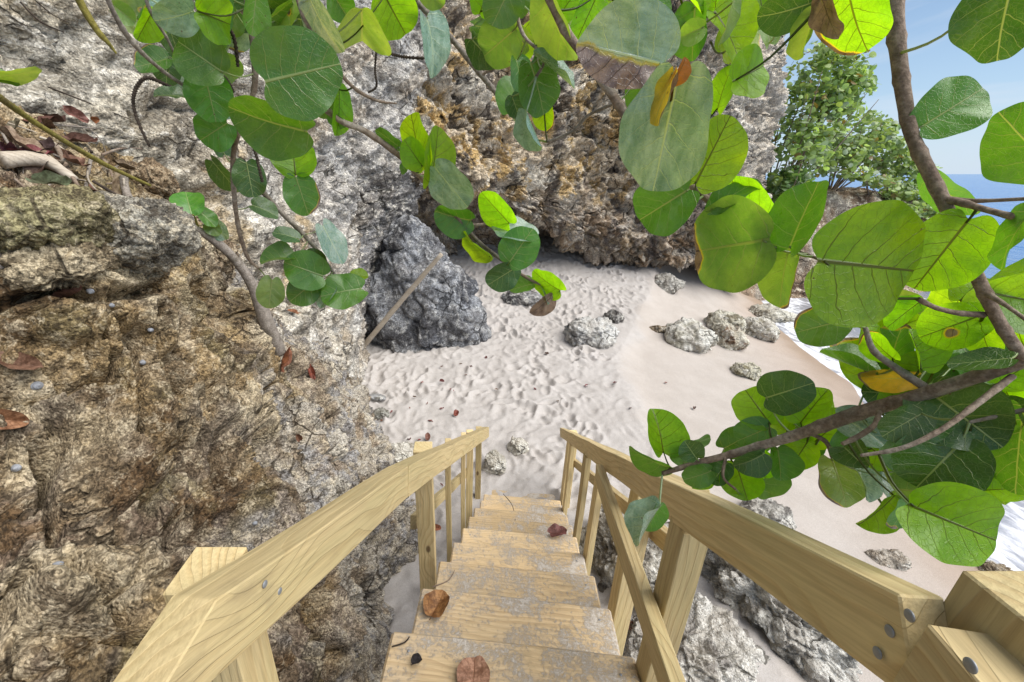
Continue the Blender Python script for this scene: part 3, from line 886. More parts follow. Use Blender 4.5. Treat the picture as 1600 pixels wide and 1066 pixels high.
def peak(q):
    q = q.copy()
    h = (q[:, 2] + 1) / 2
    q[:, 0] = q[:, 0] * (1.12 - .58 * h) - .36 * h
    q[:, 1] = q[:, 1] * (1.1 - .6 * h) + .25 * h
    return q
boulder('grey_rock', 'tall dark grey weathered rock leaning at foot of pale cliff', 'rock', (-.55, 8.0, .85), (1.4, .9, 1.62), 31, 'grey', (.33, .345, .38), (.13, .135, .155), amp=.13, ico=ICO6, shape=peak, f=1.4)

def gb(u0, u1, v0, v1, label, seed, col, col2, name='boulder', mat='boulder', depth=1.0, sink=.55, db=0., **kw):
    b = on_ground((u0 + u1) / 2, v1 - (v1 - v0) * .12)
    r = ray((u0 + u1) / 2, v1)
    t = b.y / r.y
    w = (u1 - u0) * t / 2
    h = (v1 - v0) * t * .62
    c = (b.x, b.y + w * .45, b.z + h * (.5 - sink * .5))
    return boulder(name, label, 'rock', c, (w * 1.0, w * .9 * depth, h * .72), seed, mat, col, col2, darkbias=db, group=kw.pop('group', 'boulders on the beach'), **kw)

WH, WH2 = (.78, .76, .70), (.5, .47, .38)
gb(1045, 1122, 488, 552, 'largest rounded white boulder alone on the smooth sand', 51, (.80, .79, .74), (.56, .54, .46))
gb(1118, 1172, 500, 550, 'brown and white mottled boulder touching the largest white boulder', 52, (.78, .74, .63), (.26, .17, .11), db=.08)
gb(1108, 1168, 476, 528, 'mossy grey boulder behind the brown and white mottled boulder', 53, (.70, .68, .58), (.34, .31, .23), db=.0)
gb(1165, 1222, 488, 536, 'pale boulder beside the breaking surf', 54, WH, WH2)
gb(1175, 1248, 474, 508, 'long low pale rock ledge below the headland at water edge', 55, (.70, .68, .6), (.4, .37, .3), depth=.7)
gb(1150, 1192, 558, 594, 'small greenish boulder by itself on wet sand before the surf', 56, (.70, .68, .56), (.4, .37, .25))
gb(886, 964, 486, 545, 'grey and white boulder half buried at edge of trampled sand', 57, (.74, .74, .73), (.3, .3, .31), db=.02)
gb(946, 975, 478, 506, 'small dark stone just behind the half buried grey boulder', 58, (.30, .29, .28), (.14, .13, .13), name='stone')
gb(1016, 1066, 422, 456, 'grey boulder under the lip of the overhanging cliff', 59, (.60, .58, .54), (.3, .29, .27))
gb(1014, 1048, 508, 521, 'small flat tan stone left of the largest white boulder', 60, (.42, .35, .26), (.2, .15, .1), name='stone', depth=.7)
gb(786, 850, 448, 478, 'low dark grey rock poking out of the sand near the cave', 61, (.30, .30, .31), (.13, .13, .14), depth=.9)
gb(596, 652, 684, 732, 'creamy white angular rock on the sand left of the handrail', 62, (.84, .82, .76), (.6, .57, .5), name='stone', amp=.2)
gb(756, 790, 690, 742, 'white rock just beyond the end of the left handrail', 63, (.84, .82, .76), (.6, .57, .5), name='stone')
gb(794, 826, 678, 710, 'white stone on the sand between the two handrail ends', 64, (.84, .82, .76), (.6, .57, .5), name='stone')
gb(582, 608, 634, 656, 'small round grey stone at the foot of the bank', 65, (.40, .40, .37), (.25, .25, .22), name='stone')
gb(1168, 1248, 780, 834, 'grey pitted rock on the sand just beyond the right handrail', 66, (.60, .59, .56), (.28, .27, .26), depth=.8)
gb(1366, 1436, 850, 894, 'flat pale plate of rock half sunk in the smooth sand', 67, (.62, .57, .50), (.5, .44, .37), name='stone', depth=.6, sink=1.3)
gb(1544, 1592, 882, 912, 'low tan rock at the water edge right of the stairs', 68, (.52, .44, .33), (.3, .24, .17), name='stone')
# rocks beside the stair foot
def crag(u, v, size, label, seed, dz, rot, col, col2, **kw):
    b = on_ground(u, v)
    return boulder('rock', label, 'rock', (b.x, b.y, b.z + dz), size, seed, 'boulder', col, col2, rot=rot, ico=ICO6, group='grey rocks under the stairs', **kw)
crag(985, 880, (.40, .44, .46), 'brown grey pitted rock directly behind the right balusters', 71, .10, .3, (.56, .53, .47), (.26, .24, .21), amp=.2, f=1.3)
crag(1195, 955, (.38, .62, .46), 'tall jagged grey ridge of rock below the right handrail', 72, .02, .55, (.70, .69, .66), (.30, .30, .29), amp=.24, f=1.5)
crag(1085, 1020, (.48, .34, .26), 'low pale crusty rock at the foot of the jagged ridge', 73, -.02, .2, (.72, .70, .66), (.44, .42, .40), amp=.22, f=1.4)
# leaning slab
def slab():
    b = on_ground(590, 626)
    o = boulder('flat_stone', 'flat pale grey slab of stone lying on sand beside the bank', 'stone', (b.x, b.y + .02, b.z + .05), (.15, .10, .045), 77, 'boulder', (.44, .45, .47), (.36, .36, .37), amp=.06, rot=.6, ico=ICO4, tilt=-.35)
slab()

# ------------------------------------------------------------------ stairs
def XL(y): return -.214 + .186 * (y - .933)
def XR(y): return .548 + .183 * (y - .852)
def board(name, p0, p1, hgt, thk, mat, parent, side=(1, 0, 0), bevel=.0022, skew0=0., skew1=0., bow=0.):
    """timber from p0 to p1 (centre line); hgt across 'up', thk across 'side'"""
    p0, p1 = Vector(p0), Vector(p1)
    ax = (p1 - p0)
    L = ax.length
    ax.normalize()
    sd = Vector(side)
    sd = (sd - ax * sd.dot(ax)).normalized()
    up = ax.cross(sd).normalized()
    if up.z < 0 and abs(ax.z) < .95: up, sd = -up, -sd
    bm = bmesh.new()
    bmesh.ops.create_cube(bm, size=1)
    for v in bm.verts:
        e = v.co.x
        v.co = Vector((v.co.x * L, v.co.y * thk, v.co.z * hgt))
        if e < 0: v.co.x += skew0 * v.co.z
        else: v.co.x += skew1 * v.co.z
    bmesh.ops.bevel(bm, geom=bm.edges[:], offset=bevel, segments=1, affect='EDGES')
    if L > .3:
        n = max(4, int(L / .07))
        for i in range(1, n):
            x = -L / 2 + L * i / n
            g = bm.verts[:] + bm.edges[:] + bm.faces[:]
            bmesh.ops.bisect_plane(bm, geom=g, plane_co=(x, 0, 0), plane_no=(1, 0, 0))
    sd_ = random.uniform(0, 50)
    for v in bm.verts:
        t = v.co.x / L
        v.co.z += bow * (1 - 4 * t * t) + .0016 * math.sin(v.co.x * 7 + sd_) 
        v.co.y += .0014 * math.sin(v.co.x * 5.3 + sd_ * 2 + v.co.z * 9)
    me = bpy.data.meshes.new(name)
    bm.to_mesh(me)
    bm.free()
    me.polygons.foreach_set('use_smooth', np.ones(len(me.polygons), dtype=bool))
    me.set_sharp_from_angle(angle=math.radians(28))
    me.materials.append(MAT[mat])
    o = bpy.data.objects.new(name, me)
    COL.objects.link(o)
    m = Matrix((ax, sd, up)).transposed().to_4x4()
    m.translation = (p0 + p1) / 2
    o.matrix_basis = m
    hang(o, parent)
    return o

stairs = thing('staircase', 'pale timber beach stairs with handrails going down to the sand', 'stairs', (.6, 3.4, 0))
TC = Vector((math.cos(math.radians(6)), -math.sin(math.radians(6)), 0))
N0, NS = Vector((.167, .893, 0)), Vector((.461, 2.497, 0)) / 8
RISE = .21
tread_o = {}
for k in range(-3, 10):
    nz = CAMZ - 1.42 - RISE * k
    c = N0 + NS * k + Vector((0, 0, nz - .019))
    j = random.uniform(-.012, .012)
    perp = Vector((-TC.y, TC.x, 0)) if False else Vector((.105, .995, 0))
    c = c - perp * .165
    rot = Matrix.Rotation(math.radians(random.uniform(-.8, .8)), 3, 'Z')
    w0, w1 = .385 + random.uniform(-.01, .016), .385 + random.uniform(-.008, .014)
    tread_o[k] = board('tread', c - rot @ TC * w0, c + rot @ TC * w1, .036, .335, 'tread', stairs, side=(.105, .995, 0), bevel=.009)
def nosez(y): return CAMZ - 1.42 - RISE * (y - .893) / .3121
for X, s in ((XL, -1), (XR, 1)):
    y0, y1 = -.2, 3.75
    board('stringer', (X(y0) - s * .045, y0, nosez(y0) - .30), (X(y1) - s * .045, y1, nosez(y1) - .30), .20, .036, 'rail', stairs)
# landing the camera stands on
lz = CAMZ - 1.42 + RISE * 3
for i in range(6):
    y = -.35 - i * .15
    board('landing_board', (-.55, y, lz), (.62, y, lz), .036, .142, 'rail', stairs, side=(0, 1, 0))

LT, RT, RH = .068, .040, .118
Lb = [(.304, 3.3 - .478 - RH), (1.134, 3.3 - 1.030), (3.67, .744)]
def interp_z(pts, y):
    return float(np.interp(y, [p[0] for p in pts], [p[1] for p in pts])) if y >= pts[0][0] else pts[0][1]
Rb = [(.266, 3.3 - .376 - RH), (3.95, .55)]
slL = lambda a, b: (b[1] - a[1]) / (b[0] - a[0])
def rail(X, s, off, thk, a, b, name='handrail', h=RH, bow=0., **k):
    o = off + s * thk / 2
    return board(name, (X(a[0]) + o, a[0], a[1] + h / 2), (X(b[0]) + o, b[0], b[1] + h / 2), h * math.cos(.54), thk, 'rail', stairs, bow=bow, **k)
railL1 = rail(XL, -1, 0, LT, Lb[0], Lb[1], skew0=1.3)
rail(XL, -1, 0, LT, (Lb[1][0] + .004, Lb[1][1]), Lb[2])
railR = rail(XR, 1, 0, RT, Rb[0], Rb[1])
rail(XR, 1, RT + .002, .036, (.80, interp_z(Rb, .80) + .012), (3.9, interp_z(Rb, 3.9) + .006), name='outer_handrail', h=RH * .8)
# level rails of the landing
0 and board('landing_rail', (XL(.298) - LT / 2, .298, Lb[0][1] + RH / 2 - .004), (XL(-.7) - LT / 2, -.7, Lb[0][1] + RH / 2 - .004), RH, LT, 'rail', stairs)
board('landing_rail', (XR(.258) + RT / 2, .258, Rb[0][1] + RH / 2 - .003), (XR(-.7) + RT / 2, -.7, Rb[0][1] + RH / 2 - .003), RH * .86, RT + .012, 'rail', stairs)
def post(X, s, off, y, top, bot, w, d, name):
    return board(name, (X(y) + off + s * d / 2, y, bot), (X(y) + off + s * d / 2, y, top), w, d, 'rail', stairs, side=(1, .0, 0))
# left side
post(XL, -1, -LT - .002, .485, 3.3 - .592, .9, .088, .088, 'post')
post(XL, -1, -LT - .002, 1.70, interp_z(Lb, 1.70) + RH + .01, nosez(1.7) - .3, .088, .088, 'post')
for y in (2.13, 2.66):
    post(XL, -1, -LT - .002, y, interp_z(Lb, y) + RH + .004, nosez(y) - .25, .045, .036, 'baluster')
post(XL, -1, -LT - .002, 3.04, interp_z(Lb, 3.04) + RH, -.3, .05, .06, 'post')
post(XL, -1, -LT - .002, 3.62, interp_z(Lb, 3.62) + RH - .004, -.3, .06, .06, 'post')
# right side
o2 = RT + .040
post(XR, 1, RT + .004, .242, 3.3 - .352, .8, .09, .09, 'post')
post(XR, 1, RT * .2, .80, interp_z(Rb, .80) + .002, .5, .066, .07, 'post')
post(XR, 1, RT + .002, 1.265, interp_z(Rb, 1.265) + RH - .03, .1, .07, .075, 'post')
for y in (1.78, 2.22):
    post(XR, 1, .004, y, interp_z(Rb, y) + .002, nosez(y) - .2, .06, .036, 'baluster')
post(XR, 1, .004, 2.99, interp_z(Rb, 2.99) + .002, -.1, .055, .036, 'baluster')
post(XR, 1, RT + .002, 3.5, interp_z(Rb, 3.5) + RH - .03, -.3, .085, .085, 'post')
# diagonal brace on the inner face of the right posts
board('brace', (XR(1.62) - .022, 1.62, 3.3 - 1.335), (XR(.42) - .022, .42, 3.3 - 1.03), .085, .036, 'rail', stairs)
# lower outer rails
board('mid_rail', (XR(.95) + .15, .95, 3.3 - 1.12), (XR(3.9) + .15, 3.9, .28), .075, .036, 'rail', stairs)
board('mid_rail', (XL(1.75) - .20, 1.75, nosez(1.75) + .22), (XL(3.7) - .20, 3.7, .30), .075, .036, 'rail', stairs)
# nail heads
def nail(p, nrm, r=.006):
    v, f = ICO_N
    nrm = Vector(nrm).normalized()
    q = nrm.to_track_quat('Z', 'Y').to_matrix()
    V = np.array([q @ Vector((a[0] * r, a[1] * r, a[2] * r * .35)) for a in v]) + np.array(p)
    return mesh_np('nail_head', V, f, MAT['metal'], stairs)
ICO_N = icos(3)
def on_plane(u, v, X, dx=0.):
    """where a sight line meets the inner face of a handrail"""
    r = ray(u, v)
    a = X(0) + dx
    b = X(1) - X(0)
    t = a / (r.x - b * r.y)
    return Vector((0, 0, CAMZ)) + r * t
for u, v in ((414, 913), (437, 924), (461, 927)):
    nail(on_plane(u, v, XL, .001), (1, -.18, 0))
for u, v in ((1421, 962), (1390, 986), (1371, 1020)):
    nail(on_plane(u, v, XR, -.001), (-1, .18, 0))
nail(on_plane(1516, 1040, XR, -.006), (-1, .18, 0))
for k in range(0, 8):
    c = N0 + NS * k + Vector((0, 0, CAMZ - 1.42 - RISE * k))
    for w in (-.33, .33):
        for b in (.06, .24):
            p = c + TC * w - Vector((.105, .995, 0)) * b
            nail(p, (0, 0, 1), .0045)

# ------------------------------------------------------------------ sea grape leaves
COLS = {'L': (.165, .36, .012), 'G': (.07, .20, .02), 'D': (.042, .115, .018), 'W': (.27, .39, .38), 'Y': (.36, .25, .025),  # grey-blue entry has the glossy sky reflection mixed into its colour
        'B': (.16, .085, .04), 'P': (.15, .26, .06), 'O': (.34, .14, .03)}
def leaf_mesh(B, ax, sd, nr, L, W, seed, burn=None, pet=None, cup=.10, bend=.12, wav=.02, rings=9, seg=56, shape=0., asym=1.0):
    r = np.random.default_rng(seed)
    ph = np.linspace(0, 2 * np.pi, seg, endpoint=False)
    pw = np.minimum(ph, 2 * np.pi - ph)
    rad = 1 - (.26 + .05 * r.uniform(-1, 1)) * np.exp(-(pw / .24) ** 2)
    rad = rad + .018 * np.sin(ph * 3 + r.uniform(0, 6)) + .016 * np.sin(ph * 5 + r.uniform(0, 6)) + .008 * np.sin(ph * 9 + r.uniform(0, 6))
    tipsharp = .04 * np.exp(-((ph - np.pi) / .25) ** 2) * r.uniform(-1, 1)
    rad = rad + tipsharp
    rr = np.linspace(0, 1, rings + 1)[1:]
    a = .42 - .58 * rad[None, :] * rr[:, None] * np.cos(ph)[None, :]
    b = .5 * rad[None, :] * rr[:, None] * np.sin(ph)[None, :]
    b = b * (1 + shape * (a - .5)); b = np.where(b > 0, b * asym, b)
    a = np.concatenate([[.42], a.ravel()])
    b = np.concatenate([[0.], b.ravel()])
    h = cup * (np.abs(b) * 1.1 + b * b * 1.3) * W - bend * (a - .3) ** 2 * L
    edge = np.concatenate([[0.], np.repeat(rr, seg)])
    ang = np.concatenate([[0.], np.tile(ph, rings)])
    h = h + 1.8 * wav * L * edge ** 2 * (np.sin(ang * 4 + r.uniform(0, 6)) + .6 * np.sin(ang * 7 + r.uniform(0, 6)))
    h = h + .012 * L * np.sin(a * 22 - np.abs(b) * 13) * edge * .35
    P = np.array(B)[None, :] + a[:, None] * L * np.array(ax)[None, :] + b[:, None] * W * np.array(sd)[None, :] + h[:, None] * np.array(nr)[None, :]
    f = []
    for j in range(0, seg, 2):
        f.append([0, 1 + (j + 2) % seg, 1 + (j + 1) % seg, 1 + j])
    fq = grid_faces(rings, seg, True) + 1
    fc = np.vstack([np.array(f), fq])
    uv = np.stack([a, b + .5], 1)
    bn = np.zeros(len(P))
    if burn:
        if burn == 'lower': bn = .47 + 2.6 * (b * 1.0 - .03)
        elif burn == 'upper': bn = .47 + 2.6 * (-b - .03)
        elif burn == 'tip': bn = .5 + 3.4 * (a - .90 + .03 * np.sin(b * 14))
        elif burn == 'edge': bn = .56 + 5 * (edge - 1.0) + .25 * np.sin(ang * 2 + seed) - .12
        elif burn == 'side': bn = .5 + 3.0 * (b - .30 + .12 * np.sin(a * 9))
        elif burn == 'all': bn = bn + .8
        elif burn == 'spot': bn = .62 - 3.2 * np.sqrt((a - .55) ** 2 + (b - .12) ** 2) + .1
        elif burn == 'edge2': bn = sstep(.25, .9, np.cos(ang - 2.2 - (seed % 3))) * np.clip(.78 + 3.4 * (edge - 1.0), 0, 1)
    if pet is not None:
        V2, F2 = tube([Vector(B) + Vector(ax) * L * .03, (Vector(B) + Vector(pet)) / 2 + Vector((0, 0, -.1)) * (Vector(B) - Vector(pet)).length, Vector(pet)], [.0011, .0014, .0018], 6, sub=4)
        n0 = len(P)
        P = np.vstack([P, V2])
        fc = np.vstack([fc, F2 + n0])
        uv = np.vstack([uv, np.tile([.1, .5], (len(V2), 1))])
        bn = np.concatenate([bn, np.zeros(len(V2))])
    return P, fc, uv, bn

LEAFN = [0]
def leaf(parent, bu, bv, tu, tv, w, d, col, burn=None, label=None, tilt=None, stems=None, cup=None, flipn=1, asym=1.0):
    LEAFN[0] += 1
    s = LEAFN[0]
    r = np.random.default_rng(1000 + s)
    B = at_dist(bu, bv, d)
    T = at_dist(tu, tv, d)
    view = (B - Vector((0, 0, CAMZ))).normalized()
    app = (T - B).length
    pxm = d * ray(bu, bv).length / F / ray(bu, bv).length * 1.0
    # photo pixels -> metres at this distance across the sight line
    rl = ray((bu + tu) / 2, (bv + tv) / 2).length
    wm = w * d / rl
    scale = (T - B).length / max(1e-6, math.hypot(tu - bu, tv - bv))
    pl = max(1e-6, math.hypot(tu - bu, tv - bv))
    qx, qy = -(tv - bv) / pl * w / 2, (tu - bu) / pl * w / 2
    cu, cv = (bu + tu) / 2, (bv + tv) / 2
    wm = (at_dist(cu + qx, cv + qy, d) - at_dist(cu - qx, cv - qy, d)).length
    true = max(app, wm)
    ax = (T - B).normalized()
    L = app
    k = r.uniform(.9, 1.0)
    if app < wm * .92:      # leaf leans along the line of sight
        L = wm * .95
        c = min(1, app / L)
        back = math.sqrt(max(0, 1 - c * c))
        sg = 1 if col in 'LPG' else -1
        ax = (ax * c + view * back * sg).normalized()
    side = ax.cross(view).normalized()
    W0 = wm
    if wm < L * .9:        # leaf rolled about its midrib
        W0 = L * .93
        c = wm / W0
        sn = math.sqrt(max(0, 1 - c * c))
        sg = tilt if tilt else (1 if r.uniform() < .5 else -1)
        side = (side * c + view * sn * sg).normalized()
    nr = ax.cross(side).normalized()
    if nr.dot(view) > 0: nr = -nr
    pet = None
    if stems:
        best, bd = None, 9
        for q in stems:
            dd = (q - B).length
            if dd < bd: best, bd = q, dd
        if bd < .16: pet = best
        else: pet = B + (best - B).normalized() * min(.06, bd)
    c0 = (r.uniform(.06, .24) if r.uniform() < .78 else r.uniform(.3, .5)) if cup is None else cup
    big = w > 70
    P, fc, uv, bn = leaf_mesh(B, ax, side, nr * flipn, L, W0, s, burn, pet, cup=c0, bend=r.uniform(.0, .3), wav=r.uniform(.006, .02), rings=12 if big else 8, seg=80 if big else 48, shape=r.uniform(-.15, .3), asym=asym)
    o = mesh_np('leaf', P, fc, MAT['painted_sheen' if col == 'W' else 'leaf'], parent, uv=uv, floats={'burn': bn}, origin=tuple(B))
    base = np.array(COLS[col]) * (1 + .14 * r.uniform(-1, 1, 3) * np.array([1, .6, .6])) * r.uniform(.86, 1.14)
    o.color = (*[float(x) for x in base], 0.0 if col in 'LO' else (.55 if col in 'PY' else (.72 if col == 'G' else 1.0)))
    if label: o['label'] = label
    return o

def stem_tube(parent, pts, mat, name='stem', seg=12, rough=.012, knots=True):
    """pts: (u, v, width_px, dist)"""
    P = [at_dist(u, v, d) for u, v, w, d in pts]
    R = []
    for i, ((u, v, w, d), p) in enumerate(zip(pts, P)):
        a_, b_ = pts[max(0, i - 1)], pts[min(len(pts) - 1, i + 1)]
        pl = max(1e-6, math.hypot(b_[0] - a_[0], b_[1] - a_[1]))
        qx, qy = -(b_[1] - a_[1]) / pl * w / 2, (b_[0] - a_[0]) / pl * w / 2
        R.append(max(.0009, .47 * (at_dist(u + qx, v + qy, d) - at_dist(u - qx, v - qy, d)).length))
    V, Fc = tube(P, R, seg, rough, seed=len(pts), sub=9)
    if knots:
        # swollen leaf nodes with ring scars
        PC = catmull(np.array([list(p) for p in P]), (len(P) - 1) * 9 + 1, 0)
        s = np.concatenate([[0], np.cumsum(np.linalg.norm(np.diff(PC, axis=0), axis=1))])
        ringr = 1 + .16 * np.exp(-((((s / .045) % 1) - .5) / .09) ** 2)
        n = len(PC) * seg
        V[:n] = np.repeat(PC, seg, 0) + (V[:n] - np.repeat(PC, seg, 0)) * np.repeat(ringr, seg)[:, None]
    o = mesh_np(name, V, Fc, MAT[mat], parent)
    return [Vector(p) for p in catmull(np.array([list(p) for p in P]), (len(P) - 1) * 6 + 1, 0)]

def raceme(parent, pts):
    """beaded dark fruit stalk"""
    P = [at_dist(u, v, d) for u, v, w, d in pts]
    R = [max(.0008, w * .5 * d / ray(u, v).length) for u, v, w, d in pts]
    PC = catmull(np.array([list(p) for p in P]), (len(P) - 1) * 24 + 1, 0)
    V, Fc = tube(PC, list(np.interp(np.linspace(0, 1, len(PC)), np.linspace(0, 1, len(R)), R)), 8, 0, sub=1)
    n = len(PC)
    bead = 1 + .55 * (np.arange(n) % 3 == 0)
    V[:n * 8] = np.repeat(PC, 8, 0) + (V[:n * 8] - np.repeat(PC, 8, 0)) * np.repeat(bead, 8)[:, None]
    mesh_np('fruit_stalk', V, Fc, MAT['darktwig'], parent)

def branch(label, loc):
    return thing('sea_grape_branch', label, 'branch', loc, 'sea grape branches hanging over the stairs')

# ---- right hand limb
b1 = branch('thick brown sea grape limb with huge lime leaves down the right side', at_dist(1640, 545, .78))
st = []
st += stem_tube(b1, [(1330, -640, 44, 1.35), (1350, -430, 42, 1.1), (1370, -260, 38, .92), (1385, -120, 36, .85), (1395, -20, 32, .80), (1402, 70, 31, .78), (1412, 150, 30, .77), (1426, 215, 30, .76), (1462, 290, 29, .76), (1500, 370, 25, .76), (1532, 445, 26, .77), (1565, 510, 24, .78), (1600, 562, 24, .79)], 'bark', seg=20)
st += stem_tube(b1, [(1900, 470, 50, .9), (1760, 510, 40, .84), (1640, 548, 32, .80), (1560, 577, 24, .80), (1430, 620, 23, .82), (1340, 646, 22, .84), (1240, 681, 18, .86), (1150, 708, 14, .88), (1095, 722, 11, .89), (1035, 740, 8, .90)], 'bark', seg=18)
st += stem_tube(b1, [(1475, 312, 16, .76), (1500, 316, 14, .75), (1545, 329, 11, .73), (1600, 342, 12, .71), (1680, 352, 10, .68)], 'bark')
st += stem_tube(b1, [(1490, 312, 10, .76), (1530, 314, 7, .75), (1600, 311, 7, .74), (1660, 308, 7, .72)], 'bark')
st += stem_tube(b1, [(1540, 458, 13, .77), (1570, 476, 8, .75), (1610, 505, 7, .73)], 'bark')
st += stem_tube(b1, [(1538, 492, 11, .78), (1495, 489, 9, .76), (1460, 480, 8, .74), (1434, 467, 9, .73)], 'bark')
st += stem_tube(b1, [(1445, 605, 14, .82), (1400, 575, 11, .81), (1365, 548, 10, .80), (1352, 512, 8, .80)], 'greybark')
st += stem_tube(b1, [(1374, 640, 12, .83), (1368, 662, 10, .81), (1345, 680, 11, .80), (1316, 694, 8, .79)], 'bark')
st += stem_tube(b1, [(1582, 588, 12, .80), (1520, 636, 11, .76), (1470, 672, 9, .74), (1410, 700, 8, .73), (1344, 712, 6, .73)], 'bark')
st += stem_tube(b1, [(1500, 392, 8, .76), (1492, 415, 7, .75), (1478, 426, 8, .75)], 'bark')
st += stem_tube(b1, [(1515, 660, 6, .8), (1560, 650, 7, .8), (1620, 636, 8, .8)], 'greybark')
st += stem_tube(b1, [(1262, 676, 7, .86), (1290, 690, 7, .86), (1300, 715, 6, .86)], 'bark')
st += stem_tube(b1, [(1135, 712, 6, .88), (1130, 745, 5, .88), (1150, 765, 4, .88)], 'bark')
_e = at_dist(1900, 470, .9)
_V, _F = tube([_e, (1.25, .36, CAMZ + .02), (1.65, .25, CAMZ - .25), (1.95, .1, 1.8), (2.05, .02, .8), (2.1, 0, -.3)], [.030, .040, .055, .075, .09, .12], 18, .03, seed=3, sub=10)
mesh_np('trunk', _V, _F, MAT['bark'], b1)
S = lambda *a, **k: leaf(b1, *a, stems=st, **k)
S(1283, 408, 1472, 428, 212, .60, 'L', label='largest round lime green leaf with dark veins')
S(1512, 345, 1428, 452, 118, .74, 'L')
S(1440, 198, 1546, 132, 92, .76, 'G')
S(1650, 265, 1556, 178, 128, .66, 'G')
S(1588, -45, 1548, 100, 118, .66, 'D')
S(1452, 272, 1517, 340, 55, .80, 'G')
S(1612, 325, 1550, 420, 34, .70, 'G')
S(1548, 458, 1660, 480, 105, .78, 'L')
S(1620, 420, 1520, 520, 95, .86, 'L')
S(1536, 492, 1436, 528, 74, .80, 'L', burn='spot', label='lime leaf with a red brown burnt patch')
S(1530, 505, 1548, 560, 64, .84, 'L')
S(1440, 470, 1384, 512, 40, .78, 'L')
S(1432, 591, 1340, 592, 36, .84, 'Y', burn='edge2', label='yellow withered leaf with a brown tip')
S(1440, 577, 1425, 514, 54, .82, 'L')
S(1580, 560, 1480, 570, 34, .76, 'D')
S(1396, 562, 1350, 520, 40, .84, 'L', burn='edge2')
S(1362, 584, 1278, 550, 15, .84, 'G')
S(1196, 622, 1266, 600, 72, .86, 'D')
S(1203, 662, 1162, 606, 74, .90, 'L')
S(1202, 668, 1150, 690, 56, .90, 'G')
S(1250, 662, 1292, 608, 64, .90, 'L')
S(1232, 672, 1190, 640, 50, .94, 'L')
S(1037, 708, 1024, 638, 60, .90, 'L', label='upright lime leaf at the branch end above the handrail')
S(1046, 732, 981, 704, 27, .90, 'G')
S(1060, 702, 1112, 684, 20, .92, 'G')
S(1080, 724, 1053, 692, 42, .90, 'G')
S(1088, 716, 1070, 690, 40, .88, 'D')
S(1112, 736, 1068, 752, 40, .89, 'G')
S(1136, 724, 1110, 756, 42, .90, 'D')
S(1194, 710, 1148, 732, 42, .87, 'D')
S(1150, 724, 1168, 782, 64, .92, 'L')
S(1100, 730, 1085, 765, 30, .93, 'L')
S(1032, 790, 992, 852, 36, .86, 'W', label='grey green leaf hanging behind the right handrail')
S(1030, 788, 1012, 832, 26, .88, 'G')
S(1215, 700, 1222, 752, 50, .90, 'G')
S(1180, 705, 1196, 748, 52, .93, 'L')
S(1262, 690, 1236, 730, 60, .92, 'L')
S(1300, 718, 1326, 792, 68, .88, 'P', burn='edge2')
S(1308, 648, 1386, 692, 54, .87, 'W')
S(1318, 698, 1350, 728, 50, .84, 'D')
S(1340, 732, 1362, 784, 30, .86, 'W')
S(1372, 742, 1392, 782, 20, .85, 'W')
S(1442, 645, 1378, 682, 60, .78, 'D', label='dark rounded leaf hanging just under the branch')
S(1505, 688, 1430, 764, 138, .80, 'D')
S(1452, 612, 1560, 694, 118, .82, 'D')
S(1600, 640, 1582, 770, 108, .82, 'G')
S(1640, 700, 1560, 745, 90, .86, 'G')
S(1400, 764, 1502, 776, 56, .82, 'P')
S(1424, 790, 1574, 852, 130, .72, 'L', label='lime green leaf with dark veins lowest on the right')
S(1400, 774, 1344, 824, 48, .80, 'L', burn='edge')
S(1418, 784, 1396, 828, 38, .79, 'G', burn='tip')
S(1538, 766, 1612, 762, 44, .84, 'L')
S(1390, 640, 1440, 600, 60, .90, 'L')
S(1470, 560, 1400, 600, 60, .92, 'L')
S(1560, 600, 1620, 560, 60, .88, 'L')
S(1360, 700, 1420, 740, 60, .92, 'L')
S(1275, 690, 1330, 640, 60, .95, 'L')
S(1480, 520, 1560, 600, 80, .92, 'G')
S(1320, 500, 1242, 520, 66, .78, 'G', burn='edge2')
S(1500, 560, 1440, 610, 60, .9, 'G')
S(1540, 640, 1620, 690, 90, .9, 'D')
S(1400, 690, 1440, 740, 70, .9, 'G')
S(1500, 470, 1540, 430, 60, .86, 'L')
S(1345, 655, 1310, 720, 60, .93, 'G')

def fillers(fn, n, u0, u1, v0, v1, d, wr, cols, seed, keep=None):
    r = np.random.default_rng(seed)
    k = 0
    while k < n:
        u, v = r.uniform(u0, u1), r.uniform(v0, v1)
        if keep and not keep(u, v): continue
        k += 1
        w = r.uniform(*wr); a = r.uniform(0, 2 * np.pi)
        fn(u - .5 * w * math.cos(a), v - .5 * w * math.sin(a), u + .5 * w * math.cos(a), v + .5 * w * math.sin(a), w * r.uniform(.5, 1.05), d + r.uniform(0, .08), cols[int(r.integers(len(cols)))], burn=[None, None, None, 'edge2', 'spot', 'tip'][int(r.integers(6))])
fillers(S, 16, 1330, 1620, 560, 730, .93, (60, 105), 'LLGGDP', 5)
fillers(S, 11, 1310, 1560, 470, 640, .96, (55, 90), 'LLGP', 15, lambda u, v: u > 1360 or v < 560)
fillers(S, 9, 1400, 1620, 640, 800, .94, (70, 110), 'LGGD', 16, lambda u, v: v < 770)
fillers(S, 7, 1480, 1620, 440, 560, .92, (70, 110), 'LLLG', 6)
fillers(S, 8, 1150, 1320, 610, 760, .96, (48, 72), 'LGGD', 7, lambda u, v: abs(v - (745 - .36 * (u - 1080))) < 55)

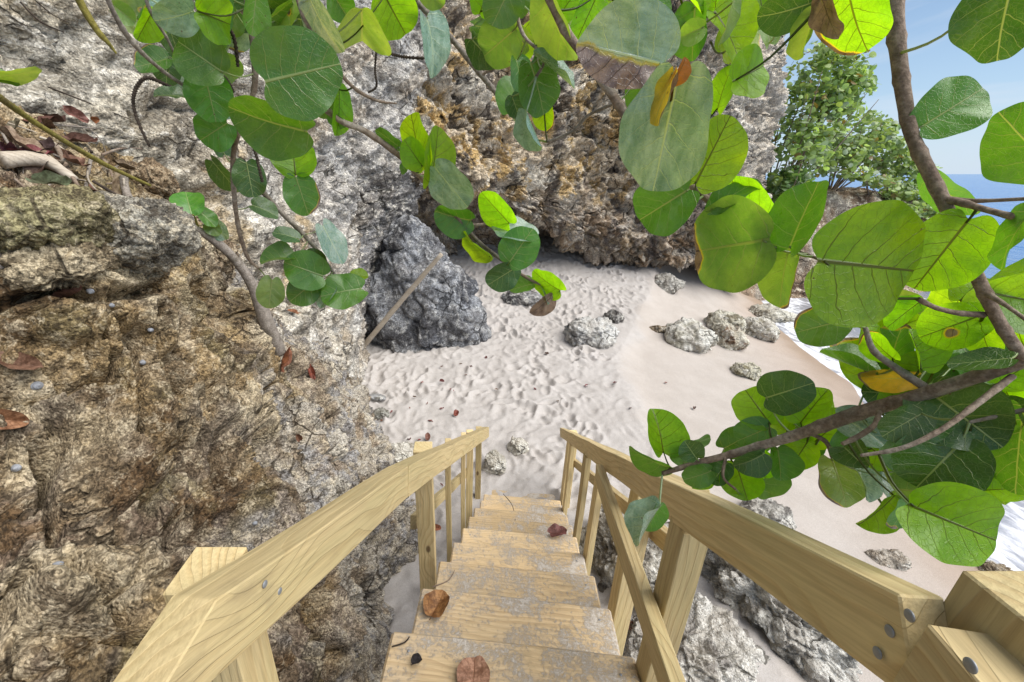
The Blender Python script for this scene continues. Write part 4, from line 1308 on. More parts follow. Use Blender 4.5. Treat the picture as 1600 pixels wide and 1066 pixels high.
# ---- middle branch
b2 = branch('dark branch across top centre with a big grey green leaf and a half brown leaf', at_dist(850, -20, .8))
st = []
st += stem_tube(b2, [(560, -620, 30, 1.4), (690, -300, 24, 1.0), (790, -130, 22, .88), (850, -20, 19, .80), (882, 45, 18, .77), (916, 92, 17, .75), (958, 150, 16, .74), (1000, 212, 15, .73), (1080, 290, 13, .71), (1130, 330, 12, .70), (1190, 370, 11, .69), (1232, 388, 8, .68)], 'bark', seg=16)
st += stem_tube(b2, [(1050, -80, 10, .85), (1068, 0, 8, .80), (1070, 45, 7, .78), (1040, 70, 5, .76), (1030, 100, 5, .74)], 'bark')
st += stem_tube(b2, [(790, -60, 8, .9), (805, 10, 7, .86), (818, 55, 6, .84), (850, 90, 5, .82), (838, 120, 5, .8)], 'bark')
st += stem_tube(b2, [(1260, -60, 12, .8), (1275, 0, 9, .76), (1272, 20, 7, .74)], 'bark')
st += stem_tube(b2, [(965, 160, 5, .76), (920, 180, 5, .80), (895, 205, 5, .82), (855, 222, 4, .84)], 'greybark')
st += stem_tube(b2, [(1232, 388, 6, .68), (1262, 398, 5, .64), (1283, 407, 5, .61)], 'bark')
S = lambda *a, **k: leaf(b2, *a, stems=st, **k)
S(1036, 100, 914, 70, 178, .58, 'W', burn='lower', label='big grey green leaf whose lower half is dead and brown', cup=.12, asym=.62)
S(1060, 118, 1020, 300, 136, .54, 'W', label='large silvery grey green leaf hanging at the centre', cup=.08)
S(1052, 112, 1020, 196, 26, .52, 'Y', burn='side', label='curled yellow and orange dying leaf')
S(1052, 130, 1074, 92, 22, .52, 'O')
S(1086, 288, 1142, 180, 88, .64, 'L')
S(1076, 296, 996, 346, 90, .62, 'G')
S(1110, 328, 1184, 278, 36, .66, 'G')
S(1196, 375, 1068, 396, 152, .62, 'P', burn='tip', label='dull green leaf with a brown burnt tip')
S(1200, 366, 1138, 280, 88, .68, 'L')
S(1232, 388, 1280, 280, 78, .62, 'G')
S(1232, 390, 1214, 482, 62, .66, 'P', burn='edge2')
S(802, 48, 752, 92, 78, .86, 'P')
S(800, -25, 768, 42, 66, .84, 'G')
S(852, -15, 888, 100, 58, .80, 'P')
S(934, -10, 902, 62, 50, .82, 'L')
S(830, 98, 852, 180, 66, .82, 'G')
S(838, 88, 896, 136, 15, .80, 'W')
S(822, 172, 847, 234, 27, .78, 'W')
S(808, 92, 816, 152, 34, .86, 'G')
S(850, 162, 852, 206, 34, .86, 'L', burn='edge2')
S(800, 150, 812, 185, 32, .84, 'D')
S(1100, 42, 1062, 60, 38, .72, 'P')
S(1086, 8, 1080, 94, 60, .78, 'G')
S(1118, 18, 1162, 92, 70, .78, 'L')
S(1148, 0, 1128, 70, 16, .74, 'P')
S(1060, -20, 1100, 22, 40, .76, 'L')
S(1148, 126, 1204, 98, 80, .72, 'L')
S(1120, 172, 1142, 100, 38, .76, 'L')
S(1030, 42, 1036, 4, 22, .80, 'L')
S(1272, 4, 1183, 32, 62, .76, 'D')
S(1322, -30, 1346, 84, 116, .72, 'L', burn='edge2')
S(1284, -8, 1304, 62, 44, .68, 'B', burn='all', label='dead brown curled leaf')
S(1272, 18, 1246, 94, 32, .74, 'P')
S(980, 230, 1030, 205, 44, .74, 'D')
S(995, 120, 1030, 170, 50, .80, 'G')
S(1010, -20, 1030, 60, 50, .86, 'G')
S(750, 20, 770, -40, 50, .88, 'L')
S(870, 30, 905, -20, 44, .84, 'L')
S(1180, -30, 1200, 40, 60, .86, 'L')

fillers(S, 9, 740, 930, -20, 150, .92, (50, 80), 'LGGPD', 8)
fillers(S, 8, 1000, 1200, -25, 60, .88, (45, 75), 'LGLP', 9)
# ---- branch with a leafy tip hanging before the cave
b3 = branch('slim brown branch hanging towards the cave with a leafy tip', at_dist(400, 60, .9))
st = []
st += stem_tube(b3, [(330, -190, 14, 1.0), (390, -40, 12, .95), (440, 90, 11, .93), (520, 180, 10, .93), (572, 206, 10, .94), (622, 242, 10, .95), (662, 282, 9, .96), (702, 325, 8, .97), (742, 372, 7, .98), (782, 405, 6, .99), (830, 438, 5, 1.0), (872, 452, 3, 1.0)], 'bark', seg=14)
st += stem_tube(b3, [(455, -60, 9, .9), (470, 15, 8, .88), (502, 72, 7, .88), (545, 130, 6, .90), (585, 156, 5, .92), (620, 162, 3, .93)], 'bark')
st += stem_tube(b3, [(735, 352, 5, .98), (758, 350, 4, .98), (775, 340, 4, .97)], 'bark')
S = lambda *a, **k: leaf(b3, *a, stems=st, **k)
S(417, 127, 532, 100, 150, .66, 'G', label='big round dark green leaf with pale veins', cup=.05)
S(660, 262, 640, 177, 46, .93, 'L')
S(672, 288, 688, 198, 50, .92, 'L')
S(660, 260, 630, 218, 42, .90, 'L')
S(624, 230, 588, 202, 22, .95, 'G')
S(680, 262, 730, 324, 60, .90, 'W')
S(736, 345, 678, 332, 50, .97, 'G')
S(797, 350, 752, 302, 46, .95, 'L')
S(832, 372, 768, 354, 36, .96, 'W')
S(796, 410, 832, 358, 62, .93, 'G')
S(806, 418, 762, 446, 44, .97, 'D')
S(876, 456, 832, 426, 38, .99, 'L')
S(832, 444, 797, 452, 26, 1.0, 'G')
S(862, 464, 830, 492, 26, 1.0, 'B', burn='all', label='brown dead leaf at the branch tip')
S(846, 448, 858, 475, 14, 1.0, 'W')
S(766, 402, 720, 368, 22, .97, 'L')
S(640, 252, 628, 272, 14, .95, 'G')
S(530, 138, 530, 215, 32, .94, 'L')
S(515, 178, 540, 200, 20, .94, 'G')
S(482, -5, 528, 86, 46, .86, 'W')
S(565, 14, 566, 73, 94, .88, 'P')
S(600, -8, 636, 58, 76, .94, 'L')
S(520, -10, 545, 30, 46, .95, 'G')
S(400, -10, 394, 56, 44, .92, 'G')
S(520, 150, 500, 185, 26, .96, 'G')

b4 = branch('bare grey green branch slanting down before the ochre cliff', at_dist(650, 0, 1.1))
st = stem_tube(b4, [(560, -190, 13, 1.15), (610, -70, 12, 1.12), (650, 0, 11, 1.10), (690, 42, 10, 1.10), (740, 102, 10, 1.11), (780, 152, 8, 1.12), (808, 190, 5, 1.13), (822, 214, 4, 1.14)], 'greybark', seg=12)
st += stem_tube(b4, [(752, 118, 5, 1.11), (775, 105, 4, 1.10), (805, 98, 4, 1.08)], 'bark')
leaf(b4, 668, 24, 684, 120, 44, 1.0, 'W', stems=st, label='single long grey green leaf')
leaf(b4, 660, -30, 690, 12, 40, 1.0, 'P', stems=st)
raceme(b4, [(580, 70, 3, 1.1), (610, 84, 4, 1.1), (640, 90, 4, 1.1), (690, 92, 3, 1.1)])
raceme(b4, [(588, 80, 3, 1.1), (586, 110, 3, 1.1), (588, 135, 3, 1.1), (575, 145, 3, 1.1)])

# ---- left branches
b5 = branch('pale grey branch curving down the left with a cluster of leaves at its end', at_dist(300, 0, 1.2))
st = []
st += stem_tube(b5, [(330, -200, 13, 1.2), (305, -60, 12, 1.2), (297, 10, 11, 1.2), (291, 75, 11, 1.21), (300, 130, 10, 1.22), (330, 200, 9, 1.24), (380, 262, 9, 1.26), (430, 322, 8, 1.28), (482, 375, 7, 1.3), (520, 425, 6, 1.3), (528, 440, 4, 1.3)], 'greybark', seg=14)
st += stem_tube(b5, [(395, -160, 15, 1.05), (386, -20, 14, 1.05), (396, 60, 12, 1.08), (397, 140, 10, 1.10), (374, 205, 9, 1.12), (364, 255, 8, 1.16), (370, 340, 8, 1.2), (386, 400, 6, 1.24), (405, 420, 4, 1.26)], 'bark', seg=12)
st += stem_tube(b5, [(140, -100, 8, 1.0), (165, -10, 8, 1.0), (195, 50, 8, 1.02), (232, 92, 7, 1.05), (282, 130, 6, 1.1), (355, 170, 4, 1.15)], 'greybark')
st += stem_tube(b5, [(225, -60, 6, 1.1), (230, 5, 6, 1.1), (262, 62, 5, 1.12), (280, 100, 4, 1.15)], 'greybark')
st += stem_tube(b5, [(300, 130, 6, 1.22), (345, 185, 5, 1.2), (365, 215, 5, 1.16)], 'bark')
st += stem_tube(b5, [(310, 120, 4, 1.2), (345, 125, 3, 1.18), (385, 190, 3, 1.15)], 'bark')
raceme(b5, [(315, 150, 3, 1.2), (272, 138, 4, 1.2), (230, 122, 5, 1.2), (210, 145, 5, 1.2), (212, 180, 4, 1.2), (234, 230, 3, 1.2)])
raceme(b5, [(298, 20, 3, 1.1), (340, 32, 5, 1.1), (364, 55, 5, 1.1), (372, 105, 4, 1.1)])
raceme(b5, [(330, 112, 3, 1.1), (352, 122, 4, 1.1), (366, 145, 3, 1.1)])
raceme(b5, [(392, 215, 4, 1.1), (402, 250, 4, 1.1), (410, 285, 4, 1.1)])
S = lambda *a, **k: leaf(b5, *a, stems=st, **k)
S(480, 206, 356, 174, 86, .98, 'G')
S(462, 274, 456, 220, 74, 1.0, 'L')
S(462, 276, 482, 336, 56, 1.0, 'G', burn='edge2')
S(302, 18, 243, 36, 66, 1.05, 'W')
S(346, 112, 268, 58, 84, 1.05, 'G')
S(320, 118, 338, 192, 72, 1.1, 'G')
S(356, 192, 312, 220, 72, 1.12, 'G')
S(262, 92, 212, 106, 44, 1.1, 'G', burn='edge2')
S(238, 18, 214, 62, 48, 1.12, 'L')
S(310, 18, 368, 42, 74, 1.0, 'L')
S(178, 10, 212, 36, 30, 1.05, 'P')
S(340, 90, 372, 130, 50, 1.12, 'P')
S(345, -20, 330, 70, 60, 1.1, 'G')
S(385, 254, 396, 310, 52, 1.15, 'D')
S(394, 320, 436, 337, 28, 1.2, 'D')
S(466, 373, 426, 361, 24, 1.26, 'D')
S(504, 352, 536, 412, 40, 1.25, 'W')
S(456, 402, 406, 406, 28, 1.25, 'G')
S(506, 432, 444, 410, 62, 1.24, 'G')
S(425, 436, 420, 482, 46, 1.2, 'P')
S(492, 440, 452, 472, 50, 1.27, 'G')
S(566, 450, 500, 462, 56, 1.24, 'G')
S(550, 430, 576, 432, 17, 1.28, 'L')
S(522, 448, 500, 480, 26, 1.26, 'W')
S(500, 420, 480, 390, 36, 1.28, 'D')
S(530, 440, 548, 480, 40, 1.28, 'G')
S(286, 151, 239, 146, 17, 1.15, 'D')
S(335, 118, 352, 142, 24, 1.12, 'L')
S(350, 240, 330, 180, 40, 1.2, 'D')
S(370, 20, 350, 60, 40, 1.15, 'G')
S(330, 250, 372, 300, 30, 1.22, 'D')
S(260, 30, 280, 90, 40, 1.2, 'D')

fillers(S, 9, 200, 380, -20, 170, 1.22, (44, 76), 'GDPW', 10, lambda u, v: u - 200 > v * .55)
fillers(S, 6, 400, 640, -25, 40, 1.1, (50, 80), 'GLPD', 11)
b6 = branch('thin olive green twig poking in at the top left corner', at_dist(110, -30, .8))
stem_tube(b6, [(60, -140, 12, .8), (105, -40, 12, .8), (130, 12, 12, .8), (152, 48, 10, .8), (168, 66, 7, .8), (182, 84, 3, .8)], 'greentwig', seg=10)
b7 = branch('long yellow green twig reaching down over the leaf litter at left', at_dist(-60, 120, 1.7))
st = stem_tube(b7, [(-120, 60, 12, 1.5), (-40, 125, 11, 1.55), (10, 160, 10, 1.6), (60, 195, 9, 1.66), (130, 238, 8, 1.75), (180, 265, 7, 1.85), (235, 290, 4, 1.95)], 'greentwig', seg=10)
leaf(b7, -8, 120, 66, 113, 23, 1.5, 'P', stems=st)
leaf(b7, -20, 118, 30, 128, 20, 1.52, 'G', stems=st)

# ---- small stem rooted on the bank
b8 = thing('sea_grape_sapling', 'bare grey sapling stem growing out of the bank beside pale cliff', 'sapling', at_dist(440, 555, 3.1))
st = stem_tube(b8, [(296, 352, 9, 2.72), (330, 372, 14, 2.78), (362, 400, 16, 2.82), (388, 435, 18, 2.88), (405, 470, 22, 2.92), (418, 510, 26, 2.98), (436, 552, 26, 3.1)], 'greybark', seg=16, rough=.03, knots=False)
st += stem_tube(b8, [(310, 358, 5, 2.75), (306, 345, 4, 2.72), (302, 335, 3, 2.7)], 'greentwig')
for a in ((299, 335, 289, 297, 54, 2.7, 'G'), (312, 330, 337, 354, 24, 2.72, 'G'), (334, 345, 352, 376, 28, 2.75, 'W'), (322, 350, 345, 366, 22, 2.74, 'P')):
    leaf(b8, *a, stems=st)

# ------------------------------------------------------------------ shrubs on headland and cliff
def leafblob(P, Nrm, size, r):
    """array of small round leaves (8-gon as three quads) at points P"""
    n = len(P)
    a = r.normal(size=(n, 3))
    u = np.cross(Nrm, a); u /= np.linalg.norm(u, axis=1, keepdims=True) + 1e-9
    v = np.cross(Nrm, u)
    ang = np.arange(8) * np.pi / 4 + np.pi / 8
    V = P[:, None, :] + size[:, None, None] * (np.cos(ang)[None, :, None] * u[:, None, :] + np.sin(ang)[None, :, None] * v[:, None, :] * .88)
    V = V + (.25 * size)[:, None, None] * (np.cos(ang)[None, :, None] ** 2) * Nrm[:, None, :]
    f0 = np.array([[0, 1, 2, 3], [0, 3, 4, 7], [4, 5, 6, 7]])
    Fq = (np.arange(n)[:, None, None] * 8 + f0[None]).reshape(-1, 4)
    return V.reshape(-1, 3), Fq

def shrub(label, blobs, n, size, seed, root, tint=(.34, .48, .17), name='shrub'):
    r = np.random.default_rng(seed)
    t = thing(name, label, 'shrub', root, 'sea grape shrubs on the headland')
    tot = sum(b[1] ** 2 for b in blobs)
    PP = []
    acc = Acc()
    for (c, rad, sq) in blobs:
        m = int(n * rad ** 2 / tot)
        d = r.normal(size=(m, 3)); d /= np.linalg.norm(d, axis=1, keepdims=True)
        q = np.array(c) + d * rad * (r.uniform(.35, 1.05, (m, 1)) ** .6) * np.array(sq)
        keep = fbm(q * 2.2 / max(rad, .6), 2, seed=seed) > -.10
        PP.append(q[keep])
        # limbs
        for _ in range(3):
            e = np.array(c) + r.normal(size=3) * rad * .5
            mid = (np.array(root) + e) / 2 + r.normal(size=3) * .15
            V, Fc = tube([root, mid, e], [.035, .022, .008], 6, sub=5)
            acc.add(V, Fc)
    P = np.vstack(PP)
    N = r.normal(size=P.shape) * .7 + np.array([0, -.25, .8])
    N /= np.linalg.norm(N, axis=1, keepdims=True)
    sz = size * r.uniform(.55, 1.15, len(P))
    V, Fq = leafblob(P, N, sz, r)
    c = np.array(tint)[None, :] * r.uniform(.6, 1.5, (len(P), 1))
    c = mixc(c, (.36, .46, .14), (r.uniform(size=len(P)) < .22) * .8)
    c = mixc(c, (.36, .44, .34), (r.uniform(size=len(P)) < .2) * .7)
    c = mixc(c, (.30, .16, .05), (r.uniform(size=len(P)) < .03) * .8)
    mesh_np('foliage', V, Fq, MAT['bush'], t, color=np.repeat(c, 8, 0))
    acc.build('stem', MAT['bark'], t)
    return t
def W(u, v, y): return tuple(at_y(u, v, y))
shrub('tall leafy shrub clinging to the right edge of the cliff', [(W(1292, 120, 15.5), 1.15, (1, .9, 1)), (W(1270, 180, 15.2), 1.1, (1, .9, 1)), (W(1318, 150, 15.6), .9, (1, .9, .8)), (W(1245, 245, 14.6), 1.0, (.9, .9, 1.1)), (W(1300, 95, 15.6), .55, (1.2, .8, .6)), (W(1345, 112, 15.6), .35, (1, .8, .5))], 4200, .10, 5, (10.6, 15.0, 1.8))
shrub('broad pale green shrub along the top of the headland', [(W(1330, 215, 17), 1.1, (1.1, 1, .8)), (W(1372, 235, 17), .9, (1.2, 1, .7)), (W(1300, 245, 16.6), 1.0, (1.1, 1, .8)), (W(1385, 200, 17.2), .45, (1.2, 1, .6)), (W(1400, 255, 17), .7, (1.2, 1, .7))], 3600, .095, 6, (14.2, 17.0, 2.5), (.36, .48, .20))
shrub('low shrub spilling down the seaward end of the headland', [(W(1422, 275, 17), .75, (1.1, 1, .7)), (W(1440, 300, 16.6), .65, (1.1, 1, .7)), (W(1408, 300, 16), .5, (1.2, 1, .6)), (W(1455, 325, 16.4), .5, (1, 1, .8)), (W(1380, 285, 15.8), .45, (1.3, 1, .5)), (W(1340, 272, 15.6), .4, (1.3, 1, .6)), (W(1470, 345, 16), .5, (1.2, 1, .7)), (W(1432, 330, 15.5), .5, (1.3, 1, .6))], 2500, .095, 7, (16.6, 17, 1.6), (.38, .50, .20))
shrub('small bush at the foot of the cliff behind the big leaves', [(W(1232, 290, 14), .55, (1, 1, 1)), (W(1222, 330, 13.6), .35, (1, 1, .9))], 700, .10, 8, (10.2, 14.0, 1.6), (.16, .27, .09))

# ------------------------------------------------------------------ bits and pieces
class Bank:
    pass
ALLP = np.concatenate([bank_g.reshape(-1, 3), pale_g.reshape(-1, 3), cl_g.reshape(-1, 3)])
_bn = np.concatenate([gnormals(bank_g).reshape(-1, 3), gnormals(pale_g).reshape(-1, 3), gnormals(cl_g).reshape(-1, 3)])
_rel = ALLP - np.array([0, 0, CAMZ])
_fw = np.array([0, math.cos(PITCH), -math.sin(PITCH)])
_upv = np.array([0, math.sin(PITCH), math.cos(PITCH)])
_dep = _rel @ _fw
_U = 720 + F * _rel[:, 0] / np.maximum(_dep, 1e-3)
_V = 533 - F * (_rel @ _upv) / np.maximum(_dep, 1e-3)
def on_rock(u, v):
    """rock point first met along a sight line, with its normal"""
    m = (np.abs(_U - u) < 9) & (np.abs(_V - v) < 9) & (_dep > .2)
    idx = np.nonzero(m)[0]
    if len(idx) == 0: return at_dist(u, v, 2.5), Vector((0, 0, 1))
    i = idx[np.argmin(_dep[idx] + .05 * (np.abs(_U[idx] - u) + np.abs(_V[idx] - v)))]
    n = Vector(_bn[i])
    p = Vector(ALLP[i])
    if n.dot(p - Vector((0, 0, CAMZ))) > 0: n = -n
    return p, n

def dry_leaf(label, p, nrm, direction, L, W, col, curl=.3, group=None, seed=1, cat='leaf', name='dry_leaf'):
    nrm = Vector(nrm).normalized()
    ax = Vector(direction)
    ax = (ax - nrm * ax.dot(nrm)).normalized()
    sd = ax.cross(nrm).normalized()
    B = Vector(p) - ax * L * .5 + nrm * (.006 + .02 * L)
    P, fc, uv, bn = leaf_mesh(B, ax, sd, nrm, L, W, seed, None, B - ax * L * .12, cup=curl, bend=-curl * .6, wav=.03, rings=7, seg=40)
    V = P
    o = mesh_np(name, V, fc, MAT['dry'], None, uv=uv, origin=tuple(p))
    o.color = (*col, 1)
    return tag(o, label, cat, group)

def on_tread(u, v, k):
    z = CAMZ - 1.42 - RISE * k
    r = ray(u, v)
    t = (z - CAMZ) / r.z
    return Vector((r.x * t, r.y * t, z))
p = on_tread(684, 948, 1)
dry_leaf('large folded golden brown leaf lying on an upper tread', p, (0, 0, 1), (.4, .8, 0), .105, .10, (.34, .17, .06), .42, seed=901)
p = on_tread(740, 1058, 0)
dry_leaf('pinkish tan leaf on the nearest tread at the bottom of the photo', p, (0, 0, 1), (.1, 1, 0), .10, .10, (.46, .26, .17), .22, seed=902)
p = on_tread(872, 834, 4)
dry_leaf('purple brown curled leaf at the right end of a middle tread', p, (0, 0, 1), (1, .2, 0), .115, .10, (.20, .08, .07), .30, seed=903)
for (u, v, dr, L, Wd, c, lab, sd) in (
    (440, 560, (.6, -.3, -.5), .17, .10, (.24, .09, .04), 'glossy red brown leaf at the foot of the grey sapling', 905),
    (487, 586, (.2, -.2, -.8), .13, .05, (.22, .06, .035), 'narrow dark red leaf on the bank below the sapling', 906),
    (458, 487, (.8, .2, .1), .12, .05, (.33, .15, .07), 'orange brown leaf beside the sapling base', 907),
    (28, 574, (.9, .1, -.3), .14, .06, (.20, .11, .07), 'long dull brown leaf at the left edge of the bank', 908),
    (22, 345, (.9, .0, -.1), .12, .05, (.17, .09, .065), 'dark curled leaf near the left edge below the litter', 909),
    (10, 655, (.9, .2, -.3), .10, .06, (.33, .17, .09), 'rusty brown leaf low on the left edge', 910),
    (55, 178, (1, .3, .2), .16, .07, (.13, .06, .045), 'dark purple brown leaf on top of the litter heap', 911),
    (75, 195, (1, .1, -.3), .20, .08, (.09, .045, .035), 'nearly black curled leaf in the litter heap', 912),
    (100, 245, (.8, .3, -.5), .18, .06, (.20, .12, .08), 'brown curled leaf in the middle of the litter heap', 913),
    (35, 228, (1, .0, -.1), .17, .08, (.30, .22, .15), 'pale tan leaf in the litter heap', 914),
    (130, 225, (.7, .4, -.4), .15, .06, (.14, .07, .05), 'brown leaf on the right slope of the litter heap', 915),
    (110, 468, (.9, .1, -.3), .12, .05, (.12, .06, .045), 'dark brown leaf on the mossy ledge of the bank', 916),
    (148, 182, (.5, .4, .2), .05, .04, (.50, .20, .08), 'tiny orange leaf on the pale cliff', 917),
    (466, 1000 - 320, (.5, -.3, -.5), .06, .04, (.2, .1, .06), 'small brown leaf on the grey part of the bank', 918)):
    p, n = on_rock(u, v)
    dry_leaf(lab, p, n, dr, L, Wd, c, .5, seed=sd, group='fallen leaves on the bank')
# sticks in the litter heap
def stick(name, label, P, R, mat, group=None, cat='stick', seg=8):
    V, Fc = tube(P, R, seg, .01, seed=len(label), sub=8)
    o = mesh_np(name, V, Fc, MAT[mat], origin=tuple(P[0]))
    return tag(o, label, cat, group)
hx = [((0, 258), (70, 262), (130, 292), .030, 'driftwood', 'thick pale weathered log end poking from the litter heap'),
      ((5, 205), (60, 232), (128, 258), .008, 'greybark', 'straight grey stick lying across the litter heap'),
      ((20, 190), (80, 196), (160, 200), .006, 'greybark', 'thin grey stick along the top of the litter heap'),
      ((95, 235), (112, 275), (124, 310), .011, 'bark', 'short brown stick pointing down from the litter heap'),
      ((135, 240), (138, 280), (140, 308), .008, 'greybark', 'forked grey twig standing in the litter heap'),
      ((60, 215), (90, 225), (135, 262), .007, 'driftwood', 'pale split twig in the middle of the litter heap'),
      ((75, 140), (130, 160), (205, 187), .004, 'darktwig', 'thin dark twig resting on the pale cliff'),
      ((25, 5), (60, 32), (95, 48), .005, 'darktwig', 'dark root creeping over the pale cliff near the top left'),
      ((50, 0), (80, 22), (105, 36), .003, 'darktwig', 'fine dark rootlet beside the larger root'),
      ((0, 345), (8, 390), (12, 430), .018, 'greybark', 'grey root at the left edge of the bank'),
      ((200, 278), (206, 310), (212, 340), .022, 'greybark', 'stubby grey root right of the litter heap'),
      ((445, 480), (475, 478), (500, 482), .010, 'driftwood', 'pale stick beside the sapling base')]
for a, b, c, r_, m, lab in hx:
    P = []
    for q in (a, b, c):
        p, n = on_rock(*q)
        P.append(p + n * (r_ * .9 + .012))
    stick('root' if 'root' in lab else 'stick', lab, P, [r_, r_ * .9, r_ * .55], m, 'sticks and roots on the bank', cat='root' if 'root' in lab else 'stick')
r5 = np.random.default_rng(8)
kinds = ['pale', 'grey', 'brown', 'dark']
for i in range(26):
    u, v = r5.uniform(0, 190), r5.uniform(185, 300)
    a = r5.normal(.45, .5); Lp = r5.uniform(25, 75)
    P = []
    rr_ = r5.uniform(.0025, .007)
    for q in ((u, v), (u + .5 * Lp * math.cos(a), v + .5 * Lp * math.sin(a)), (u + Lp * math.cos(a), v + Lp * math.sin(a))):
        p, n = on_rock(*q)
        P.append(p + n * (rr_ + r5.uniform(.01, .04)))
    stick('twig', 'small broken twig lying in the litter heap on the ledge', P, [rr_, rr_ * .9, rr_ * .6], ('driftwood', 'greybark', 'bark', 'darktwig')[i % 4], 'broken twigs in the litter heap', cat='twig')
for i in range(16):
    u, v = r5.uniform(0, 200), r5.uniform(175, 320)
    p, n = on_rock(u, v)
    L = r5.uniform(.07, .15)
    dry_leaf('curled brown dead leaf lying in the litter heap on the ledge', p + n * r5.uniform(0, .03), n + Vector(r5.normal(size=3) * .4), r5.normal(size=3), L, L * r5.uniform(.35, .7), (.2 * r5.uniform(.5, 1.4), .115 * r5.uniform(.5, 1.4), .08), r5.uniform(.3, .8), group='dead leaves in the litter heap', seed=700 + i)
for (u, v, sz, lab, sd, c1, c2) in ((190, 372, (.26, .2, .15), 'large grey block of rock set in the top of the brown bank', 81, (.36, .34, .29), (.17, .16, .14)),
                            (60, 340, (.19, .16, .12), 'olive mossy rock under the litter heap', 82, (.30, .27, .15), (.16, .14, .08)),
                            (90, 412, (.19, .12, .08), 'tan rock wedged below the mossy rock', 83, (.42, .35, .24), (.25, .2, .13)),
                            (600 // 2 + 40, 395, (.16, .15, .13), 'brown rooty lump of rock behind the sapling stem', 84, (.30, .23, .16), (.16, .12, .08)),
                            (225, 275, (.17, .15, .10), 'layered brown rock at the right end of the litter heap', 85, (.30, .22, .14), (.18, .13, .08))):
    p, n = on_rock(u, v)
    boulder('rock', lab, 'rock', tuple(p - n * sz[2] * .25), sz, sd, 'bank', c1, c2, amp=.2, f=1.3, group='rocks on the bank', rot=sd * .7)
# long pole against the grey rock
p0 = on_ground(557, 552)
p1 = at_y(690, 397, 7.0)
stick('driftwood_pole', 'long bleached pole leaning against the dark grey rock', [p0 - Vector((0, 0, .03)), (p0 + p1) / 2, p1], [.050, .045, .036], 'driftwood', cat='pole', seg=6)
# twigs on the treads
a = on_tread(786, 774, 7); b = on_tread(800, 792, 6.5); c = on_tread(805, 814, 6)
stick('twig', 'thin dark twig lying on the lower treads', [a + Vector((0, 0, .02)), b + Vector((0, 0, .02)), c + Vector((0, 0, .006))], [.003, .003, .002], 'darktwig', cat='twig')
a = on_tread(676, 918, 2); b = on_tread(700, 908, 2); c = on_tread(711, 893, 2)
stick('twig', 'bent brown twig on the tread above the golden leaf', [a + Vector((0, 0, .004)), b + Vector((0, 0, .004)), c + Vector((0, 0, .012))], [.0025, .0025, .0015], 'bark', cat='twig')
a = on_tread(612, 1012, 0); b = on_tread(632, 1006, 0); c = on_tread(640, 998, 0)
stick('twig', 'short forked dark twig at left end of nearest tread', [a + Vector((0, 0, .004)), b + Vector((0, 0, .006)), c + Vector((0, 0, .01))], [.002, .0025, .002], 'darktwig', cat='twig')
p = on_tread(652, 1038, 0)
dry_leaf('tiny black shrivelled leaf on the nearest tread', p, (0, 0, 1), (1, .3, 0), .032, .03, (.05, .045, .05), .9, seed=930)

# snail shells
def shell(label, u, v, r_):
    p, n = on_rock(u, v)
    V, Fc = ICO4
    q = V.copy()
    an = np.arctan2(q[:, 1], q[:, 0])
    rr = 1 + .12 * np.sin(an * 1 + q[:, 2] * 6) * (1 - np.abs(q[:, 2]))
    q = q * rr[:, None] * np.array([1, .85, .75]) * r_
    q[:, 2] += .25 * r_ * np.exp(-(q[:, 0] ** 2 + q[:, 1] ** 2) / (r_ * .4) ** 2)
    R = n.to_track_quat('Z', 'Y').to_matrix()
    P = np.array([R @ Vector(x) for x in q[::1]]) + np.array(p + n * r_ * .6)
    o = mesh_np('snail_shell', P, Fc, MAT['shell'], origin=tuple(p))
    tag(o, label, 'shell', 'grey snail shells on the bank')
for lab, u, v, r_ in (('largest grey snail shell near the left edge of the bank', 55, 605, .015), ('grey snail shell at the left edge above the hollow', 29, 730, .013),
                      ('grey snail shell at the bottom of a long crack', 225, 566, .012), ('snail shell right of the long crack', 235, 515, .010),
                      ('snail shell at the top of the long crack', 174, 478, .010), ('uppermost snail shell under the grey block', 142, 451, .012),
                      ('yellowish snail shell low on the brown bank', 93, 877, .011), ('white snail shell beside the timber post', 396, 818, .009)):
    shell(lab, u, v, r_)

# scattered litter on the sand
r3 = np.random.default_rng(21)
spots = [(690, 598), (660, 600), (712, 650), (690, 575), (728, 588), (640, 640), (648, 622), (672, 660), (612, 645), (598, 660), (705, 612), (760, 560), (835, 610), (872, 630), (915, 605), (855, 555),
         (668, 690), (690, 760), (684, 830), (652, 770), (655, 690), (640, 690), (735, 575), (775, 610), (720, 570), (960, 600), (985, 640), (1040, 600), (1062, 668), (1085, 640), (668, 632), (690, 640)]
for i, (u, v) in enumerate(spots):
    p = on_ground(u, v)
    L = r3.uniform(.04, .085)
    dry_leaf('small brown dried leaf scattered on the sand', p + Vector((0, 0, .012)), (r3.normal() * .25, r3.normal() * .25, 1), (r3.normal(), r3.normal(), 0), L, L * r3.uniform(.35, .8),
             (.24 * r3.uniform(.6, 1.2), .11 * r3.uniform(.6, 1.2), .07), r3.uniform(.2, .8), group='dried leaves scattered on the sand', seed=400 + i)
for (u, v, lab, L, c) in ((712, 652, 'single dark red leaf standing on the sand above the stairs', .11, (.24, .07, .05)), (968, 968, 'reddish dead leaf on the rock right of the treads', .12, (.27, .10, .07)), (980, 985, 'pinkish curled leaf between the treads and right rocks', .10, (.36, .2, .15)),
                          (925, 842, 'purple dead leaf behind the right balusters', .11, (.17, .07, .07)), (668, 688, 'reddish leaf next to the creamy white rock', .10, (.25, .12, .09)), (682, 832, 'orange leaf on the sand left of the lower treads', .09, (.38, .15, .08))):
    p = on_ground(u, v)
    dry_leaf(lab, p + Vector((0, 0, .05)), (.2, -.5, 1), (r3.normal(), r3.normal(), .3), L, L * .7, c, .5, seed=int(u), group='larger dead leaves around the stairs')

